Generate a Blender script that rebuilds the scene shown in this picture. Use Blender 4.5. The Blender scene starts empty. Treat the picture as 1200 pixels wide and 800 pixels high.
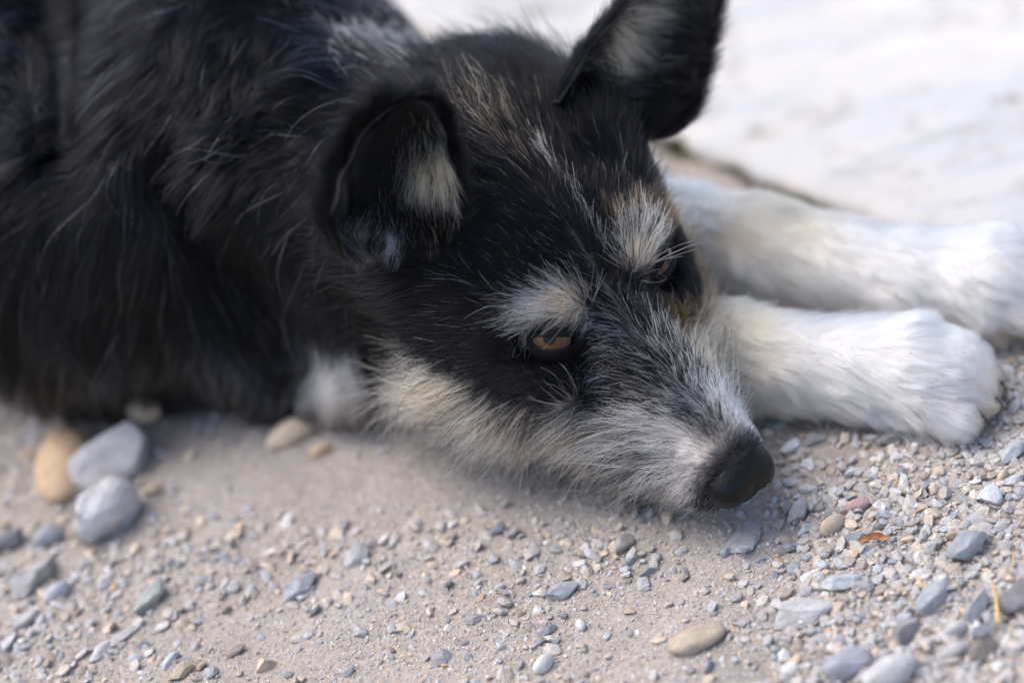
import bpy, bmesh, math, random
import numpy as np
from mathutils import Vector, Matrix
from mathutils.kdtree import KDTree

rng = np.random.default_rng(11)
random.seed(5)
scene = bpy.context.scene
col = scene.collection

# ---------------------------------------------------------------- camera
PITCH, ROLL = math.radians(38), math.radians(15)
_r0 = np.array([1, 0, 0.]); _u0 = np.array([0, math.sin(PITCH), math.cos(PITCH)])
FWD = np.array([0, math.cos(PITCH), -math.sin(PITCH)])
RGT = math.cos(ROLL) * _r0 - math.sin(ROLL) * _u0
UPV = math.sin(ROLL) * _r0 + math.cos(ROLL) * _u0
KF = 36 / 85
def ray(px, py): return FWD + ((px - 600) / 1200 * KF) * RGT + ((400 - py) / 1200 * KF) * UPV
CAM = -1.04 * ray(860, 600)
def ground(px, py, z=0.0):
    q = ray(px, py); return CAM + (z - CAM[2]) / q[2] * q
def project(p):
    v = np.asarray(p) - CAM; d = v @ FWD
    return 600 + (v @ RGT) / d / KF * 1200, 400 - (v @ UPV) / d / KF * 1200, d
cd = bpy.data.cameras.new('camera'); cam = bpy.data.objects.new('camera', cd); col.objects.link(cam)
M = Matrix(((RGT[0], UPV[0], -FWD[0], CAM[0]), (RGT[1], UPV[1], -FWD[1], CAM[1]), (RGT[2], UPV[2], -FWD[2], CAM[2]), (0, 0, 0, 1)))
cam.matrix_world = M
cd.lens = 85; cd.sensor_width = 36; cd.clip_start = .05; cd.clip_end = 500
cd.dof.use_dof = True; cd.dof.focus_distance = 1.017; cd.dof.aperture_fstop = 2.35
scene.camera = cam

# ---------------------------------------------------------------- world, sun, exposure
SUN_EL, SUN_AZ = math.radians(64), math.radians(-75)     # soft high light from the left
w = bpy.data.worlds.new("World"); scene.world = w; w.use_nodes = True
nt = w.node_tree; nt.nodes.clear()
sky = nt.nodes.new('ShaderNodeTexSky'); sky.sky_type = 'NISHITA'; sky.sun_disc = False
sky.sun_elevation = SUN_EL; sky.sun_rotation = SUN_AZ; sky.air_density = 1.0; sky.dust_density = 3.6; sky.ozone_density = 1.6
bg = nt.nodes.new('ShaderNodeBackground'); bg.inputs['Strength'].default_value = .15
wo = nt.nodes.new('ShaderNodeOutputWorld')
nt.links.new(sky.outputs[0], bg.inputs[0]); nt.links.new(bg.outputs[0], wo.inputs[0])
sl = bpy.data.lights.new('sun', 'SUN'); sl.energy = 1.3; sl.angle = math.radians(50); sl.color = (1, .975, .95)
so = bpy.data.objects.new('sun', sl); col.objects.link(so)
sd = Vector((math.sin(SUN_AZ) * math.cos(SUN_EL), math.cos(SUN_AZ) * math.cos(SUN_EL), math.sin(SUN_EL)))
so.rotation_euler = sd.to_track_quat('Z', 'Y').to_euler(); so.location = sd * 3
scene.view_settings.view_transform = 'Standard'; scene.view_settings.look = 'None'
scene.view_settings.gamma = 1; scene.view_settings.exposure = .92
scene.render.engine = 'CYCLES'
scene.cycles.use_denoising = True
scene.cycles.max_bounces = 12; scene.cycles.transmission_bounces = 12

# ---------------------------------------------------------------- helpers
def tag(o, label=None, cat=None, group=None, kind=None):
    if label: o['label'] = label
    if cat: o['category'] = cat
    if group: o['group'] = group
    if kind: o['kind'] = kind
    return o
def link(name, data, mat=None, parent=None, loc=None):
    o = bpy.data.objects.new(name, data); col.objects.link(o)
    if mat is not None: data.materials.append(mat)
    if parent is not None: o.parent = parent
    if loc is not None: o.location = loc
    return o
def mesh_np(name, V, F, smooth=True):
    V = np.asarray(V, np.float32); F = np.asarray(F, np.int32); k = F.shape[1]
    me = bpy.data.meshes.new(name)
    me.vertices.add(len(V)); me.vertices.foreach_set('co', V.ravel())
    me.loops.add(F.size); me.loops.foreach_set('vertex_index', F.ravel())
    me.polygons.add(len(F)); me.polygons.foreach_set('loop_start', np.arange(0, F.size, k, dtype=np.int32))
    me.polygons.foreach_set('loop_total', np.full(len(F), k, np.int32))
    me.polygons.foreach_set('use_smooth', np.full(len(F), smooth))
    me.update(calc_edges=True); me.validate()
    return me
def set_col(me, C, name='col'):
    a = me.color_attributes.new(name, 'FLOAT_COLOR', 'POINT')
    a.data.foreach_set('color', np.concatenate([C, np.ones((len(C), 1))], 1).astype(np.float32).ravel())
_nz = np.random.default_rng(3)
_W = [(_nz.normal(size=(3, 3)), _nz.uniform(0, 6.28, 3)) for _ in range(24)]
def noise(p, f, s=0):                                   # smooth pseudo noise in about -1..1
    o = 0
    for i in range(3):
        A, ph = _W[(s * 3 + i) % 24]
        q = p * f * (1 + .7 * i)
        o = o + np.sin(q @ A[0] + ph[0] + 1.6 * np.sin(q @ A[1] + ph[1])) * (.55, .3, .2)[i]
    return o
def sst(a, b, x):
    t = np.clip((x - a) / (b - a), 0, 1); return t * t * (3 - 2 * t)
class Mat:
    def __init__(s, name):
        s.m = bpy.data.materials.new(name); s.m.use_nodes = True; s.t = s.m.node_tree
        s.b = s.t.nodes['Principled BSDF']; s.out = s.t.nodes['Material Output']
    def n(s, typ, **k):
        x = s.t.nodes.new(typ)
        for a, v in k.items():
            if a in x.inputs: x.inputs[a].default_value = v
            else: setattr(x, a, v)
        return x
    def l(s, a, b): s.t.links.new(a, b)
    def ramp(s, fac, stops):
        r = s.n('ShaderNodeValToRGB'); e = r.color_ramp.elements
        while len(e) < len(stops): e.new(.5)
        for q, (p, c) in zip(e, stops): q.position = p; q.color = (*c, 1)
        s.l(fac, r.inputs[0]); return r.outputs[0]
    def noise(s, scale, detail=6, rough=.6, vec=None):
        x = s.n('ShaderNodeTexNoise'); x.inputs['Scale'].default_value = scale; x.inputs['Detail'].default_value = detail
        x.inputs['Roughness'].default_value = rough
        if vec is not None: s.l(vec, x.inputs['Vector'])
        return x
    def mix(s, f, a, b, mode='MIX'):
        x = s.n('ShaderNodeMix', data_type='RGBA', blend_type=mode)
        for v, i in ((f, 0), (a, 6), (b, 7)):
            if hasattr(v, 'is_linked'): s.l(v, x.inputs[i])
            else: x.inputs[i].default_value = v if i == 0 else (*v, 1)
        return x.outputs[2]
    def bump(s, h, strength=.3, dist=.001, normal=None):
        x = s.n('ShaderNodeBump'); x.inputs['Strength'].default_value = strength; x.inputs['Distance'].default_value = dist
        s.l(h, x.inputs['Height'])
        if normal is not None: s.l(normal, x.inputs['Normal'])
        return x.outputs[0]
    def coord(s, which='Object'): return s.n('ShaderNodeTexCoord').outputs[which]
# ---------------------------------------------------------------- dog shape (signed distance)
def unit(v):
    v = np.asarray(v, float); return v / (np.linalg.norm(v, axis=-1, keepdims=True) + 1e-12)
def head_matrix():
    y, p, w = [math.radians(a) for a in (-61.83, 15.58, -0.35)]
    Rz = np.array([[math.cos(y), -math.sin(y), 0], [math.sin(y), math.cos(y), 0], [0, 0, 1]])
    Ry = np.array([[math.cos(p), 0, math.sin(p)], [0, 1, 0], [-math.sin(p), 0, math.cos(p)]])
    Rx = np.array([[1, 0, 0], [0, math.cos(w), -math.sin(w)], [0, math.sin(w), math.cos(w)]])
    return Rz @ Ry @ Rx
HM = head_matrix()
HO = np.array([0.00785, -0.02147, 0.03458])          # nose tip, metres
def h2w(p): return np.asarray(p, float) * .01 @ HM.T + HO   # head space (cm: x to the nose, y dog's left, z up) to world
def w2h(p): return (np.asarray(p, float) - HO) @ HM * 100
def hdir(v): return np.asarray(v, float) @ HM.T

def smin(a, b, k):
    h = np.clip(.5 + .5 * (b - a) / k, 0, 1)
    return b * (1 - h) + a * h - k * h * (1 - h)
def smax(a, b, k): return -smin(-a, -b, k)
def ell(p, c, r, M=None):
    q = p - np.asarray(c, p.dtype)
    if M is not None: q = q @ np.asarray(M, p.dtype)
    r = np.asarray(r, p.dtype)
    k0 = np.sqrt(((q / r) ** 2).sum(-1)); k1 = np.sqrt(((q / (r * r)) ** 2).sum(-1)) + 1e-9
    return k0 * (k0 - 1) / k1
def cone(p, a, b, ra, rb, flat=None):
    a = np.asarray(a, p.dtype); b = np.asarray(b, p.dtype)
    pa = p - a; ba = b - a
    h = np.clip((pa @ ba) / (ba @ ba), 0, 1)
    d = pa - h[..., None] * ba
    if flat is not None:
        ax, s = flat
        ax = np.asarray(ax, p.dtype); e = d @ ax
        d = d + (e * (s - 1))[..., None] * ax
    return np.sqrt((d ** 2).sum(-1)) - (ra + (rb - ra) * h)

def sdf_head(q):                                       # q in head cm
    d = ell(q, (-15.2, 0, 1.9), (6.4, 5.3, 4.7))       # skull
    d = smin(d, ell(q, (-18.5, 0, 3.2), (4.0, 4.2, 3.6)), 2.5)
    d = smin(d, ell(q, (-20.3, 2.4, 2.0), (5.0, 5.0, 4.5)), 2.5)
    y = np.abs(q[..., 1]); m = np.stack([q[..., 0], y, q[..., 2]], -1)
    d = smin(d, cone(m, (-15.0, 2.6, 2.8), (-16.6, 4.4, 4.4), 3.2, 2.0), 2.0)   # ear roots
    d = smin(d, cone(m, (-15.5, 4.0, 3.2), (-11.8, 3.6, 2.6), 2.4, 1.7), 1.8)   # temples
    d = smin(d, ell(m, (-13.4, 3.6, -.8), (4.7, 3.0, 3.4)), 2.2)      # cheeks
    d = smin(d, cone(q, (-9.6, 0, .1), (-2.2, 0, -.5), 2.75, 1.7), 2.0)   # muzzle
    d = smin(d, cone(m, (-8.2, 1.3, -1.5), (-2.5, .85, -1.35), 2.5, 1.4), 1.0)  # flews
    d = smin(d, cone(q, (-12.0, 0, -3.0), (-3.0, 0, -2.6), 2.9, 1.15), 1.2)   # jaw
    d = smin(d, cone(q, (-9.0, 0, 2.1), (-2.0, 0, .4), 1.3, .95), 1.2)      # bridge
    d = smin(d, ell(m, (-11.0, 2.4, 3.8), (1.8, 1.7, .95)), 1.0)     # brow ridge
    d = smin(d, ell(m, (-9.9, 3.55, 1.1), (2.2, 1.3, 1.2)), 1.2)        # cheekbone
    d = smax(d, -ell(m, (-9.3, 3.2, 2.95), (1.5, 1.3, 1.05)), .6)     # eye socket
    return d
CREASE = [(-.202, .155, .135), (-.178, .140, .040), (-.240, .250, .190), (-.245, .172, .160)]
def sdf_body(p):                                       # p in world metres
    k = .04
    d = cone(p, (-.185, .250, .088), (-.50, .40, .10), .098, .112)     # trunk
    d = smin(d, ell(p, (-.245, .205, .085), (.085, .060, .085)), k)      # near shoulder
    d = smin(d, cone(p, h2w((-19.5, 0, 1.4)), (-.170, .225, .108), .048, .080), k)  # neck
    d = smin(d, cone(p, h2w((-19, -1.2, -2.0)), (-.150, .190, .060), .040, .066), .03)  # throat
    d = smin(d, ell(p, (-.150, .150, .032), (.060, .040, .040)), .025)   # ruff resting on the ground
    d = smin(d, ell(p, (-.070, .205, .040), (.080, .065, .050)), k)     # chest
    pf = np.asarray(p, float)
    d = smax(d, -cone(p, CREASE[0], CREASE[1], .016, .020), .022)   # fold between ruff and shoulder
    d = smax(d, -cone(p, CREASE[2], CREASE[3], .008, .010), .025)
    return d + .0045 * noise(pf, 15, 6).astype(p.dtype)
NEAR_LEG = [((-.055, .125, .040), .030), ((.016, .076, .0245), .0205), ((.072, .047, .0200), .0175), ((.092, .038, .0195), .0200), ((.107, .030, .0180), .0185)]
FAR_LEG = [((-.040, .195, .042), .034), ((.014, .158, .030), .0240), ((.050, .134, .0285), .0225), ((.108, .094, .0225), .0190), ((.142, .078, .0215), .0215), ((.164, .069, .0185), .0190)]
def sdf_legs(p):
    d = None
    for L in (NEAR_LEG, FAR_LEG):
        for (a, ra), (b, rb) in zip(L[:-1], L[1:]):
            c = cone(p, a, b, ra, rb)
            d = c if d is None else smin(d, c, .008)
        ax = unit(np.array(L[-1][0]) - np.array(L[-3][0])); sd = unit(np.cross(ax, (0, 0, 1)))
        e = np.array(L[-1][0])
        for j, o in enumerate((-1.5, -.5, .5, 1.5)):                    # toes
            c0 = e + sd * o * .0100 + ax * (-.006 - .003 * abs(o)); c1 = e + sd * o * .0122 + ax * (.011 - .005 * (abs(o) > 1)) - np.array([0, 0, .0070])
            d = smin(d, cone(p, c0, c1, .0092, .0080), .0028)
    return d
def sdf(p):
    d = sdf_head((p - HO.astype(p.dtype)) @ HM.astype(p.dtype) * 100) * .01
    d = smin(d, sdf_body(p), .022)
    d = smin(d, sdf_legs(p), .012)
    return d
def grad(p, e=6e-4):
    g = np.stack([sdf(p + e * v) - sdf(p - e * v) for v in np.eye(3)], -1)
    return unit(g)
# ---------------------------------------------------------------- ground: dirt sheet, concrete slab
def dirt_height(x, y):
    p = np.stack([x, y, 0 * x], -1)
    h = .0016 * noise(p, 18, 1) + .0009 * noise(p, 60, 2) + .0004 * noise(p, 190, 3)
    fall = np.exp(-((x - .06) ** 2 + (y - .045) ** 2) / .0009)
    return h - .0022 - .001 * fall
def edge_dist(x, y): return (x - .06) * .836 + (y - .252) * .549
gm = Mat('dirt'); co = gm.coord()
n1 = gm.noise(14, 5, .6, co); n2 = gm.noise(420, 4, .75, co); n3 = gm.noise(1500, 3, .8, co)
base = gm.ramp(n1.outputs[0], [(.3, (.30, .262, .23)), (.55, (.365, .325, .29)), (.75, (.36, .342, .328))])
fine = gm.ramp(n2.outputs[0], [(.25, (.62, .60, .60)), (.5, (1, 1, 1)), (.8, (1.35, 1.32, 1.28))])
c1 = gm.mix(1.0, base, fine, 'MULTIPLY')
vo = gm.n('ShaderNodeTexVoronoi'); vo.inputs['Scale'].default_value = 900; gm.l(co, vo.inputs['Vector'])
spk = gm.ramp(vo.outputs['Color'], [(.0, (.7, .68, .68)), (.45, (1, 1, 1)), (.85, (1.1, 1.05, 1.0)), (1, (1.6, 1.6, 1.65))])
gm.l(gm.mix(.55, c1, gm.mix(1.0, c1, spk, 'MULTIPLY')), gm.b.inputs['Base Color'])
gm.b.inputs['Roughness'].default_value = .95; gm.b.inputs['Specular IOR Level'].default_value = .2
gm.l(gm.bump(n3.outputs[0], .55, .0006, gm.bump(n2.outputs[0], .6, .0012)), gm.b.inputs['Normal'])

def grid_sheet(x0, x1, y0, y1, step):
    xs = np.arange(x0, x1 + step / 2, step); ys = np.arange(y0, y1 + step / 2, step)
    X, Y = np.meshgrid(xs, ys); nx, ny = len(xs), len(ys)
    I = np.arange(nx * ny).reshape(ny, nx)
    F = np.stack([I[:-1, :-1], I[:-1, 1:], I[1:, 1:], I[1:, :-1]], -1).reshape(-1, 4)
    return X.ravel(), Y.ravel(), F, I
X, Y, F, I = grid_sheet(-.66, .48, -.30, .78, .003)
Z = dirt_height(X, Y)
V = np.stack([X, Y, Z], -1)
rim = np.concatenate([I[0, :], I[1:, -1], I[-1, -2::-1], I[-2:0:-1, 0]])
ring = V[rim].copy(); cx, cy = -.09, .24
dirv = unit(ring[:, :2] - (cx, cy))
extra = [V]; allF = list(F); off = len(V); prev = rim
for rad, z in ((1.2, -.004), (5, -.01), (40, -.02), (200, -.03)):
    R = np.concatenate([np.array([[cx, cy]]) + dirv * rad, np.full((len(rim), 1), z)], 1)
    cur = off + np.arange(len(rim)); off += len(rim); extra.append(R)
    nx_ = np.roll(np.arange(len(rim)), -1)
    allF += list(np.stack([prev, cur, cur[nx_], prev[nx_]], -1)); prev = cur
me = mesh_np('dirt_ground', np.concatenate(extra), np.array(allF)[:, ::-1] if False else np.array(allF))
g = link('dirt_ground', me, gm.m); tag(g, kind='structure')

cm = Mat('pale_concrete'); co = cm.coord()
mp = cm.n('ShaderNodeMapping'); mp.inputs['Rotation'].default_value = (0, 0, math.radians(33)); mp.inputs['Scale'].default_value = (1, 3.2, 1); cm.l(co, mp.inputs[0])
a = cm.noise(7, 6, .62, mp.outputs[0]); b = cm.noise(45, 5, .7, co); c = cm.noise(700, 3, .7, co)
k = cm.ramp(a.outputs[0], [(.32, (.35, .34, .325)), (.46, (.45, .45, .455)), (.56, (.49, .465, .435)), (.7, (.54, .54, .54))])
sm_ = cm.ramp(b.outputs[0], [(.32, (.58, .54, .48)), (.47, (1, 1, 1)), (1, (1, 1, 1))])
cm.l(cm.mix(.8, k, cm.mix(1.0, k, sm_, 'MULTIPLY')), cm.b.inputs['Base Color'])
cm.b.inputs['Roughness'].default_value = .9
cm.l(cm.bump(c.outputs[0], .4, .0008, cm.bump(b.outputs[0], .3, .003)), cm.b.inputs['Normal'])
nrm = np.array([.836, .549]); tan_ = np.array([.549, -.836]); e0 = np.array([.06, .252])
us = np.concatenate([[-30, -8, -3, -1.5], np.arange(-.8, .8, .006), [1.5, 3, 8, 30]])
prof = [(-.004, -.02), (-.0035, .001), (-.001, .0048), (.003, .0062), (.012, .0068), (.06, .007), (.3, .008), (2, .01), (8, .01), (40, .01)]
VV = []
for (d, z) in prof:
    P2 = e0 + us[:, None] * tan_ + (d + (.0035 * noise(np.stack([us, us * 0 + 3, us * 0], -1), 14, 4) + .0015 * noise(np.stack([us, us * 0 + 7, us * 0], -1), 70, 5))[:, None] * (d < .05)) * nrm
    VV.append(np.concatenate([P2, z + (.0009 * noise(np.stack([us, us * 0 + d * 9, us * 0], -1), 50, 6))[:, None] * (0 < z < .0075)], 1))
VV = np.array(VV); nu = len(us); I = np.arange(VV.shape[0] * nu).reshape(VV.shape[0], nu)
F = np.stack([I[:-1, :-1], I[1:, :-1], I[1:, 1:], I[:-1, 1:]], -1).reshape(-1, 4)
sl_ = link('concrete_slab', mesh_np('concrete_slab', VV.reshape(-1, 3), F[:, ::-1]), cm.m); tag(sl_, kind='structure')

# ---------------------------------------------------------------- stones
def rock_shape(seed, sub=2, cuts=9, soft=False):
    r = np.random.default_rng(seed); bm = bmesh.new()
    bmesh.ops.create_icosphere(bm, subdivisions=sub, radius=1)
    V = np.array([v.co[:] for v in bm.verts]); F = np.array([[v.index for v in f.verts] for f in bm.faces]); bm.free()
    if not soft:
        for i in range(cuts):
            n = unit(r.normal(size=3)); h = r.uniform(.42, .82)
            d = V @ n; V = V - np.outer(np.clip(d - h, 0, None), n)
    V = V * (1 + (.05 if soft else .035) * noise(V + seed, 1.7, seed % 8)[:, None]) + .012 * r.normal(size=V.shape) * (0 if soft else 1)
    ex = np.abs(V).max(0); V /= ex
    return V, F
PAL = {'bluegray': (.36, .375, .40), 'gray': (.40, .385, .38), 'palegray': (.55, .535, .53), 'paleblue': (.50, .52, .545), 'darkgray': (.21, .205, .215),
       'tan': (.56, .46, .35), 'orange': (.62, .44, .29), 'white': (.74, .72, .68), 'brown': (.31, .26, .22), 'graytan': (.48, .44, .40), 'lavender': (.45, .45, .49), 'greenish': (.42, .44, .40), 'pink': (.60, .40, .38)}
STM = {}
for nm, c in PAL.items():
    s = Mat('stone_' + nm); co = s.coord(); oi = s.n('ShaderNodeObjectInfo')
    add = s.n('ShaderNodeVectorMath', operation='MULTIPLY_ADD'); s.l(oi.outputs['Location'], add.inputs[0]); add.inputs[1].default_value = (7, 7, 7); s.l(co, add.inputs[2])
    a = s.noise(1.3, 5, .65, add.outputs[0]); b = s.noise(8, 6, .85, add.outputs[0]); fi = s.noise(22, 4, .85, add.outputs[0])
    q = s.ramp(a.outputs[0], [(.3, tuple(x * .78 for x in c)), (.5, c), (.72, tuple(min(.85, x * 1.22 + .02) for x in c))])
    sp = s.ramp(b.outputs[0], [(.34, (.60, .59, .58)), (.47, (1, 1, 1)), (.56, (1, 1, 1)), (.70, (1.5, 1.46, 1.40))])
    hs = s.n('ShaderNodeHueSaturation'); s.l(s.mix(1.0, q, sp, 'MULTIPLY'), hs.inputs['Color'])
    mr = s.n('ShaderNodeMapRange'); mr.inputs[3].default_value = .82; mr.inputs[4].default_value = 1.18; s.l(oi.outputs['Random'], mr.inputs[0]); s.l(mr.outputs[0], hs.inputs['Value'])
    s.l(hs.outputs[0], s.b.inputs['Base Color']); s.b.inputs['Roughness'].default_value = .82; s.b.inputs['Specular IOR Level'].default_value = .3
    s.l(s.bump(fi.outputs[0], .6, .0004, s.bump(b.outputs[0], .6, .0012)), s.b.inputs['Normal'])
    STM[nm] = s.m
PLACED = []
def rock_mesh(name, seed, key, sub, soft):
    V, F = rock_shape(seed, sub, 8 + seed % 5, soft)
    me = mesh_np(name, V, F, True)
    if not soft:
        me.polygons.foreach_set('use_smooth', np.zeros(len(F), bool))
    me.materials.append(STM[key]); return me
NAMED = []
def stone(name, px, py, w, h, ang, key, label, soft=False, thick=.55, cat='stone', zup=0, group=None):
    g = ground(px, py, 0); d = (g - CAM) @ FWD; s = d * KF / 1200
    W = w * s / 2 * 1.18; T = min(W, h * s) * thick; Dp = max((h * s / 2 - T * .79) / .6, W * .45) if True else W
    a = math.radians(ang + 15)
    gc = g + np.array([0, T * .5, 0])
    zg = float(dirt_height(np.array([gc[0]]), np.array([gc[1]]))[0])
    o = link(name, rock_mesh(name, int(px * 7 + py * 13) % 9973, key, 3, soft))
    o.location = (gc[0], gc[1], zg + T * .55 + zup); o.rotation_euler = (random.uniform(-.12, .12), random.uniform(-.12, .12), a)
    o.scale = (W, Dp, T)
    tag(o, label, cat, group); PLACED.append((gc[0], gc[1], max(W, Dp) * .85)); NAMED.append((px, py, label)); return o
S = stone
S('stone', 78, 560, 58, 118, -24, 'orange', 'smooth orange tan oblong stone leaning beside the gray rocks below the belly', True, .8)
S('rock', 148, 560, 112, 96, 10, 'palegray', 'large rounded gray rock with a small tan pebble on its shoulder', False, .8)
S('rock', 120, 634, 100, 96, 20, 'palegray', 'lumpy pale gray rock in front of the large rounded gray one', False, .75)
S('pebble', 178, 514, 40, 24, -35, 'tan', 'small oval tan pebble on the shoulder of the large gray rock', True, .8, zup=.014)
S('pebble', 179, 578, 20, 19, 0, 'tan', 'round tan pebble tucked against the right side of the lumpy gray rock', True, .8)
S('pebble', 88, 580, 18, 17, 0, 'white', 'tiny white pebble in the notch between orange stone and gray rock', True, .8)
S('stone', 345, 512, 66, 34, 10, 'tan', 'beige stone on the dirt right under the dog\'s white fur tuft', True, .5)
S('pebble', 376, 531, 24, 18, 0, 'orange', 'small orange tan pebble just beside the beige stone below the fur tuft', True, .7)
S('stone', 345, 694, 56, 40, 25, 'bluegray', 'flat four-cornered blue gray stone on sandy dirt, nearest the pale block', False, .4)
S('stone', 421, 658, 34, 32, 10, 'palegray', 'chunky pale gray block shaped stone beyond the flat blue gray one', False, .75)
S('stone', 178, 710, 48, 34, 30, 'greenish', 'pale greenish wedge stone with a dark underside on the sand', False, .6)
S('stone', 68, 702, 32, 26, 15, 'lavender', 'pale bluish oval stone leaning against a blurred gray rock', True, .7)
S('stone', 28, 735, 36, 22, 15, 'palegray', 'low pale gray stone touching a smaller stone, near the pale bluish oval', False, .55)
S('stone', 50, 728, 18, 18, 30, 'palegray', 'small pale gray stone between the bluish oval and the low pale one', False, .6)
S('rock', 42, 688, 62, 54, 20, 'gray', 'blurred gray rock behind the pale bluish oval stone', False, .6)
S('stone', 10, 757, 30, 22, 30, 'palegray', 'slanted pale gray chip at the photo\'s left edge', False, .5)
S('rock', 57, 637, 38, 38, 0, 'bluegray', 'blue gray rock left of the lumpy pale rock', False, .7)
S('rock', 10, 643, 40, 36, 0, 'darkgray', 'dark gray rock cut off by the left edge of the photo', False, .7)
S('stone', 143, 748, 38, 18, 15, 'gray', 'thin flat gray stone with a dark shadow line on the sand', False, .4)
S('stone', 118, 766, 36, 18, 25, 'palegray', 'dusty pale stone half sunk in the sand in front of the thin flat one', False, .35)
S('pebble', 165, 756, 16, 15, 0, 'paleblue', 'small pale blue pebble right beside the thin flat gray stone', False, .7)
S('stone', 214, 791, 34, 24, 10, 'tan', 'sandy yellow tan stone on the dirt near the bottom edge', False, .5)
S('stone', 199, 775, 26, 18, 20, 'paleblue', 'pale blue chip lying behind the sandy yellow tan stone', False, .4)
S('stone', 311, 780, 24, 22, 0, 'tan', 'rough sandy brown lump near the bottom, left of center', False, .8)
S('stone', 355, 742, 32, 16, 5, 'graytan', 'flat gray tan flake with a dark rim, near the pale block', False, .3)
S('stone', 273, 762, 26, 16, 5, 'brown', 'flat brownish flake with a dark lower edge', False, .35)
S('stone', 657, 699, 42, 21, -3, 'bluegray', 'sharp blue gray wedge stone lying alone on pale dirt', False, .6)
S('pebble', 681, 734, 15, 19, 80, 'white', 'white pebble standing just in front of the sharp blue gray wedge', True, .8)
S('stone', 641, 739, 22, 13, -8, 'bluegray', 'thin slate blue chip beside the standing white pebble', False, .4)
S('pebble', 651, 752, 13, 14, 20, 'white', 'little white chip touching the thin slate blue chip', False, .8)
S('stone', 635, 751, 14, 12, 0, 'bluegray', 'tiny slate stone left of the little white chip', False, .6)
S('pebble', 638, 783, 27, 24, 20, 'white', 'round cream white pebble near the bottom, on open dirt', True, .75)
S('stone', 731, 642, 32, 22, 20, 'graytan', 'gray tan wedge stone just below the dog\'s muzzle beard', False, .6)
S('stone', 738, 657, 18, 13, 25, 'bluegray', 'small blue stone touching the front of the gray tan wedge', False, .6)
S('stone', 760, 671, 26, 16, 10, 'bluegray', 'low blue gray stone right of the gray tan wedge', False, .45)
S('stone', 818, 757, 64, 26, -4, 'tan', 'large cream and tan stone split by a dark crack', True, .5)
S('stone', 812, 768, 28, 18, 0, 'graytan', 'small gray tan stone against the front of the cracked cream stone', False, .7)
S('stone', 832, 783, 20, 16, 20, 'bluegray', 'small blue gray stone in front of the cracked cream stone', False, .7)
S('rock', 868, 632, 38, 56, -75, 'gray', 'flat gray rock half buried under the dog\'s nose', False, .3)
S('rock', 936, 722, 84, 46, -8, 'palegray', 'broad rough pale gray rock set flat into the gravel', False, .3)
S('stone', 988, 692, 44, 24, -18, 'paleblue', 'smooth pale blue wedge stone on top of the gravel', False, .5)
S('stone', 1010, 694, 28, 22, -18, 'gray', 'gray stone against the right end of the pale blue wedge', False, .6)
S('pebble', 977, 622, 30, 17, 8, 'tan', 'smooth oval tan pebble in the gravel left of the brown leaf', True, .8)
S('stone', 1001, 635, 26, 22, -10, 'bluegray', 'blue gray stone with the brown leaf curl lying against it', False, .6)
S('stone', 1029, 621, 15, 15, 10, 'greenish', 'square pale greenish pebble just behind the brown leaf', False, .8)
S('rock', 1138, 651, 50, 38, 10, 'bluegray', 'dark slate blue sparkling rock among small gravel', False, .75)
S('rock', 1160, 583, 34, 38, 70, 'paleblue', 'upright pale blue gray angular rock with a broken edge', False, .6)
S('stone', 1099, 638, 21, 21, 0, 'graytan', 'rough gray tan cube left of the slate blue rock', False, .9)
S('stone', 1118, 628, 17, 18, 0, 'tan', 'rounded tan nugget behind the gray tan cube', False, .9)
S('rock', 1197, 705, 44, 60, -85, 'darkgray', 'tall dark gray slab behind the upright yellow straw', False, .55)
S('pebble', 1120, 742, 29, 18, -5, 'white', 'brightest cream white pebble resting on gray gravel', True, .85)
S('stone', 1120, 766, 28, 24, -10, 'palegray', 'pale gray stone directly in front of the bright cream pebble', False, .8)
S('stone', 1154, 742, 28, 17, -15, 'bluegray', 'dark blue gray stone right of the bright cream pebble', False, .6)
S('stone', 1154, 767, 36, 27, 10, 'brown', 'rounded brown gray stone right of the pale stone below the pebble', False, .8)
S('rock', 998, 787, 60, 32, 0, 'lavender', 'blurred lavender gray rock at the bottom edge', False, .7)
S('rock', 1046, 800, 62, 32, 0, 'palegray', 'blurred whitish rock cut by the bottom edge', True, .7)
S('pebble', 1047, 680, 17, 15, 10, 'white', 'angular white pebble right of the pale blue wedge', False, .8)
S('pebble', 1059, 691, 15, 12, 0, 'tan', 'small tan pebble touching the angular white pebble', False, .8)
S('rock', 1098, 708, 50, 30, 15, 'bluegray', 'long dark blue gray rock beneath the short straw', False, .6)
S('rock', 1146, 721, 48, 32, 25, 'bluegray', 'slanted blue gray rock behind the bright cream pebble', False, .6)
S('rock', 1066, 748, 46, 38, 20, 'gray', 'medium gray rock in the loose gravel by the lavender stone', False, .8)
S('stone', 1060, 727, 20, 26, 80, 'lavender', 'pale lavender stone with a white chip above it', False, .7)
S('pebble', 1056, 714, 16, 9, 10, 'white', 'white chip on top of the pale lavender stone', False, .8, zup=.003)
S('stone', 1092, 509, 30, 20, 5, 'orange', 'orange tan stone under the toes of the near paw', False, .5)
S('stone', 1133, 506, 38, 15, 10, 'orange', 'long flat orange tan stone beyond the paw\'s toes', False, .4)
S('rock', 1050, 514, 50, 26, -10, 'gray', 'flat gray rock under the near paw', False, .5)
S('stone', 932, 524, 30, 20, 0, 'paleblue', 'pale blue gray stone alone on smooth damp dirt beside the nose', False, .5)
S('stone', 956, 516, 24, 18, 0, 'gray', 'gray stone at the foreleg\'s edge by the pale blue gray one', False, .6)
S('stone', 1000, 553, 24, 12, -5, 'paleblue', 'thin pale blue chip at the edge of the smooth dirt patch', False, .5)
S('rock', 1184, 535, 40, 24, 5, 'paleblue', 'broad pale blue rock near the right edge beyond the paw', False, .5)
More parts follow.
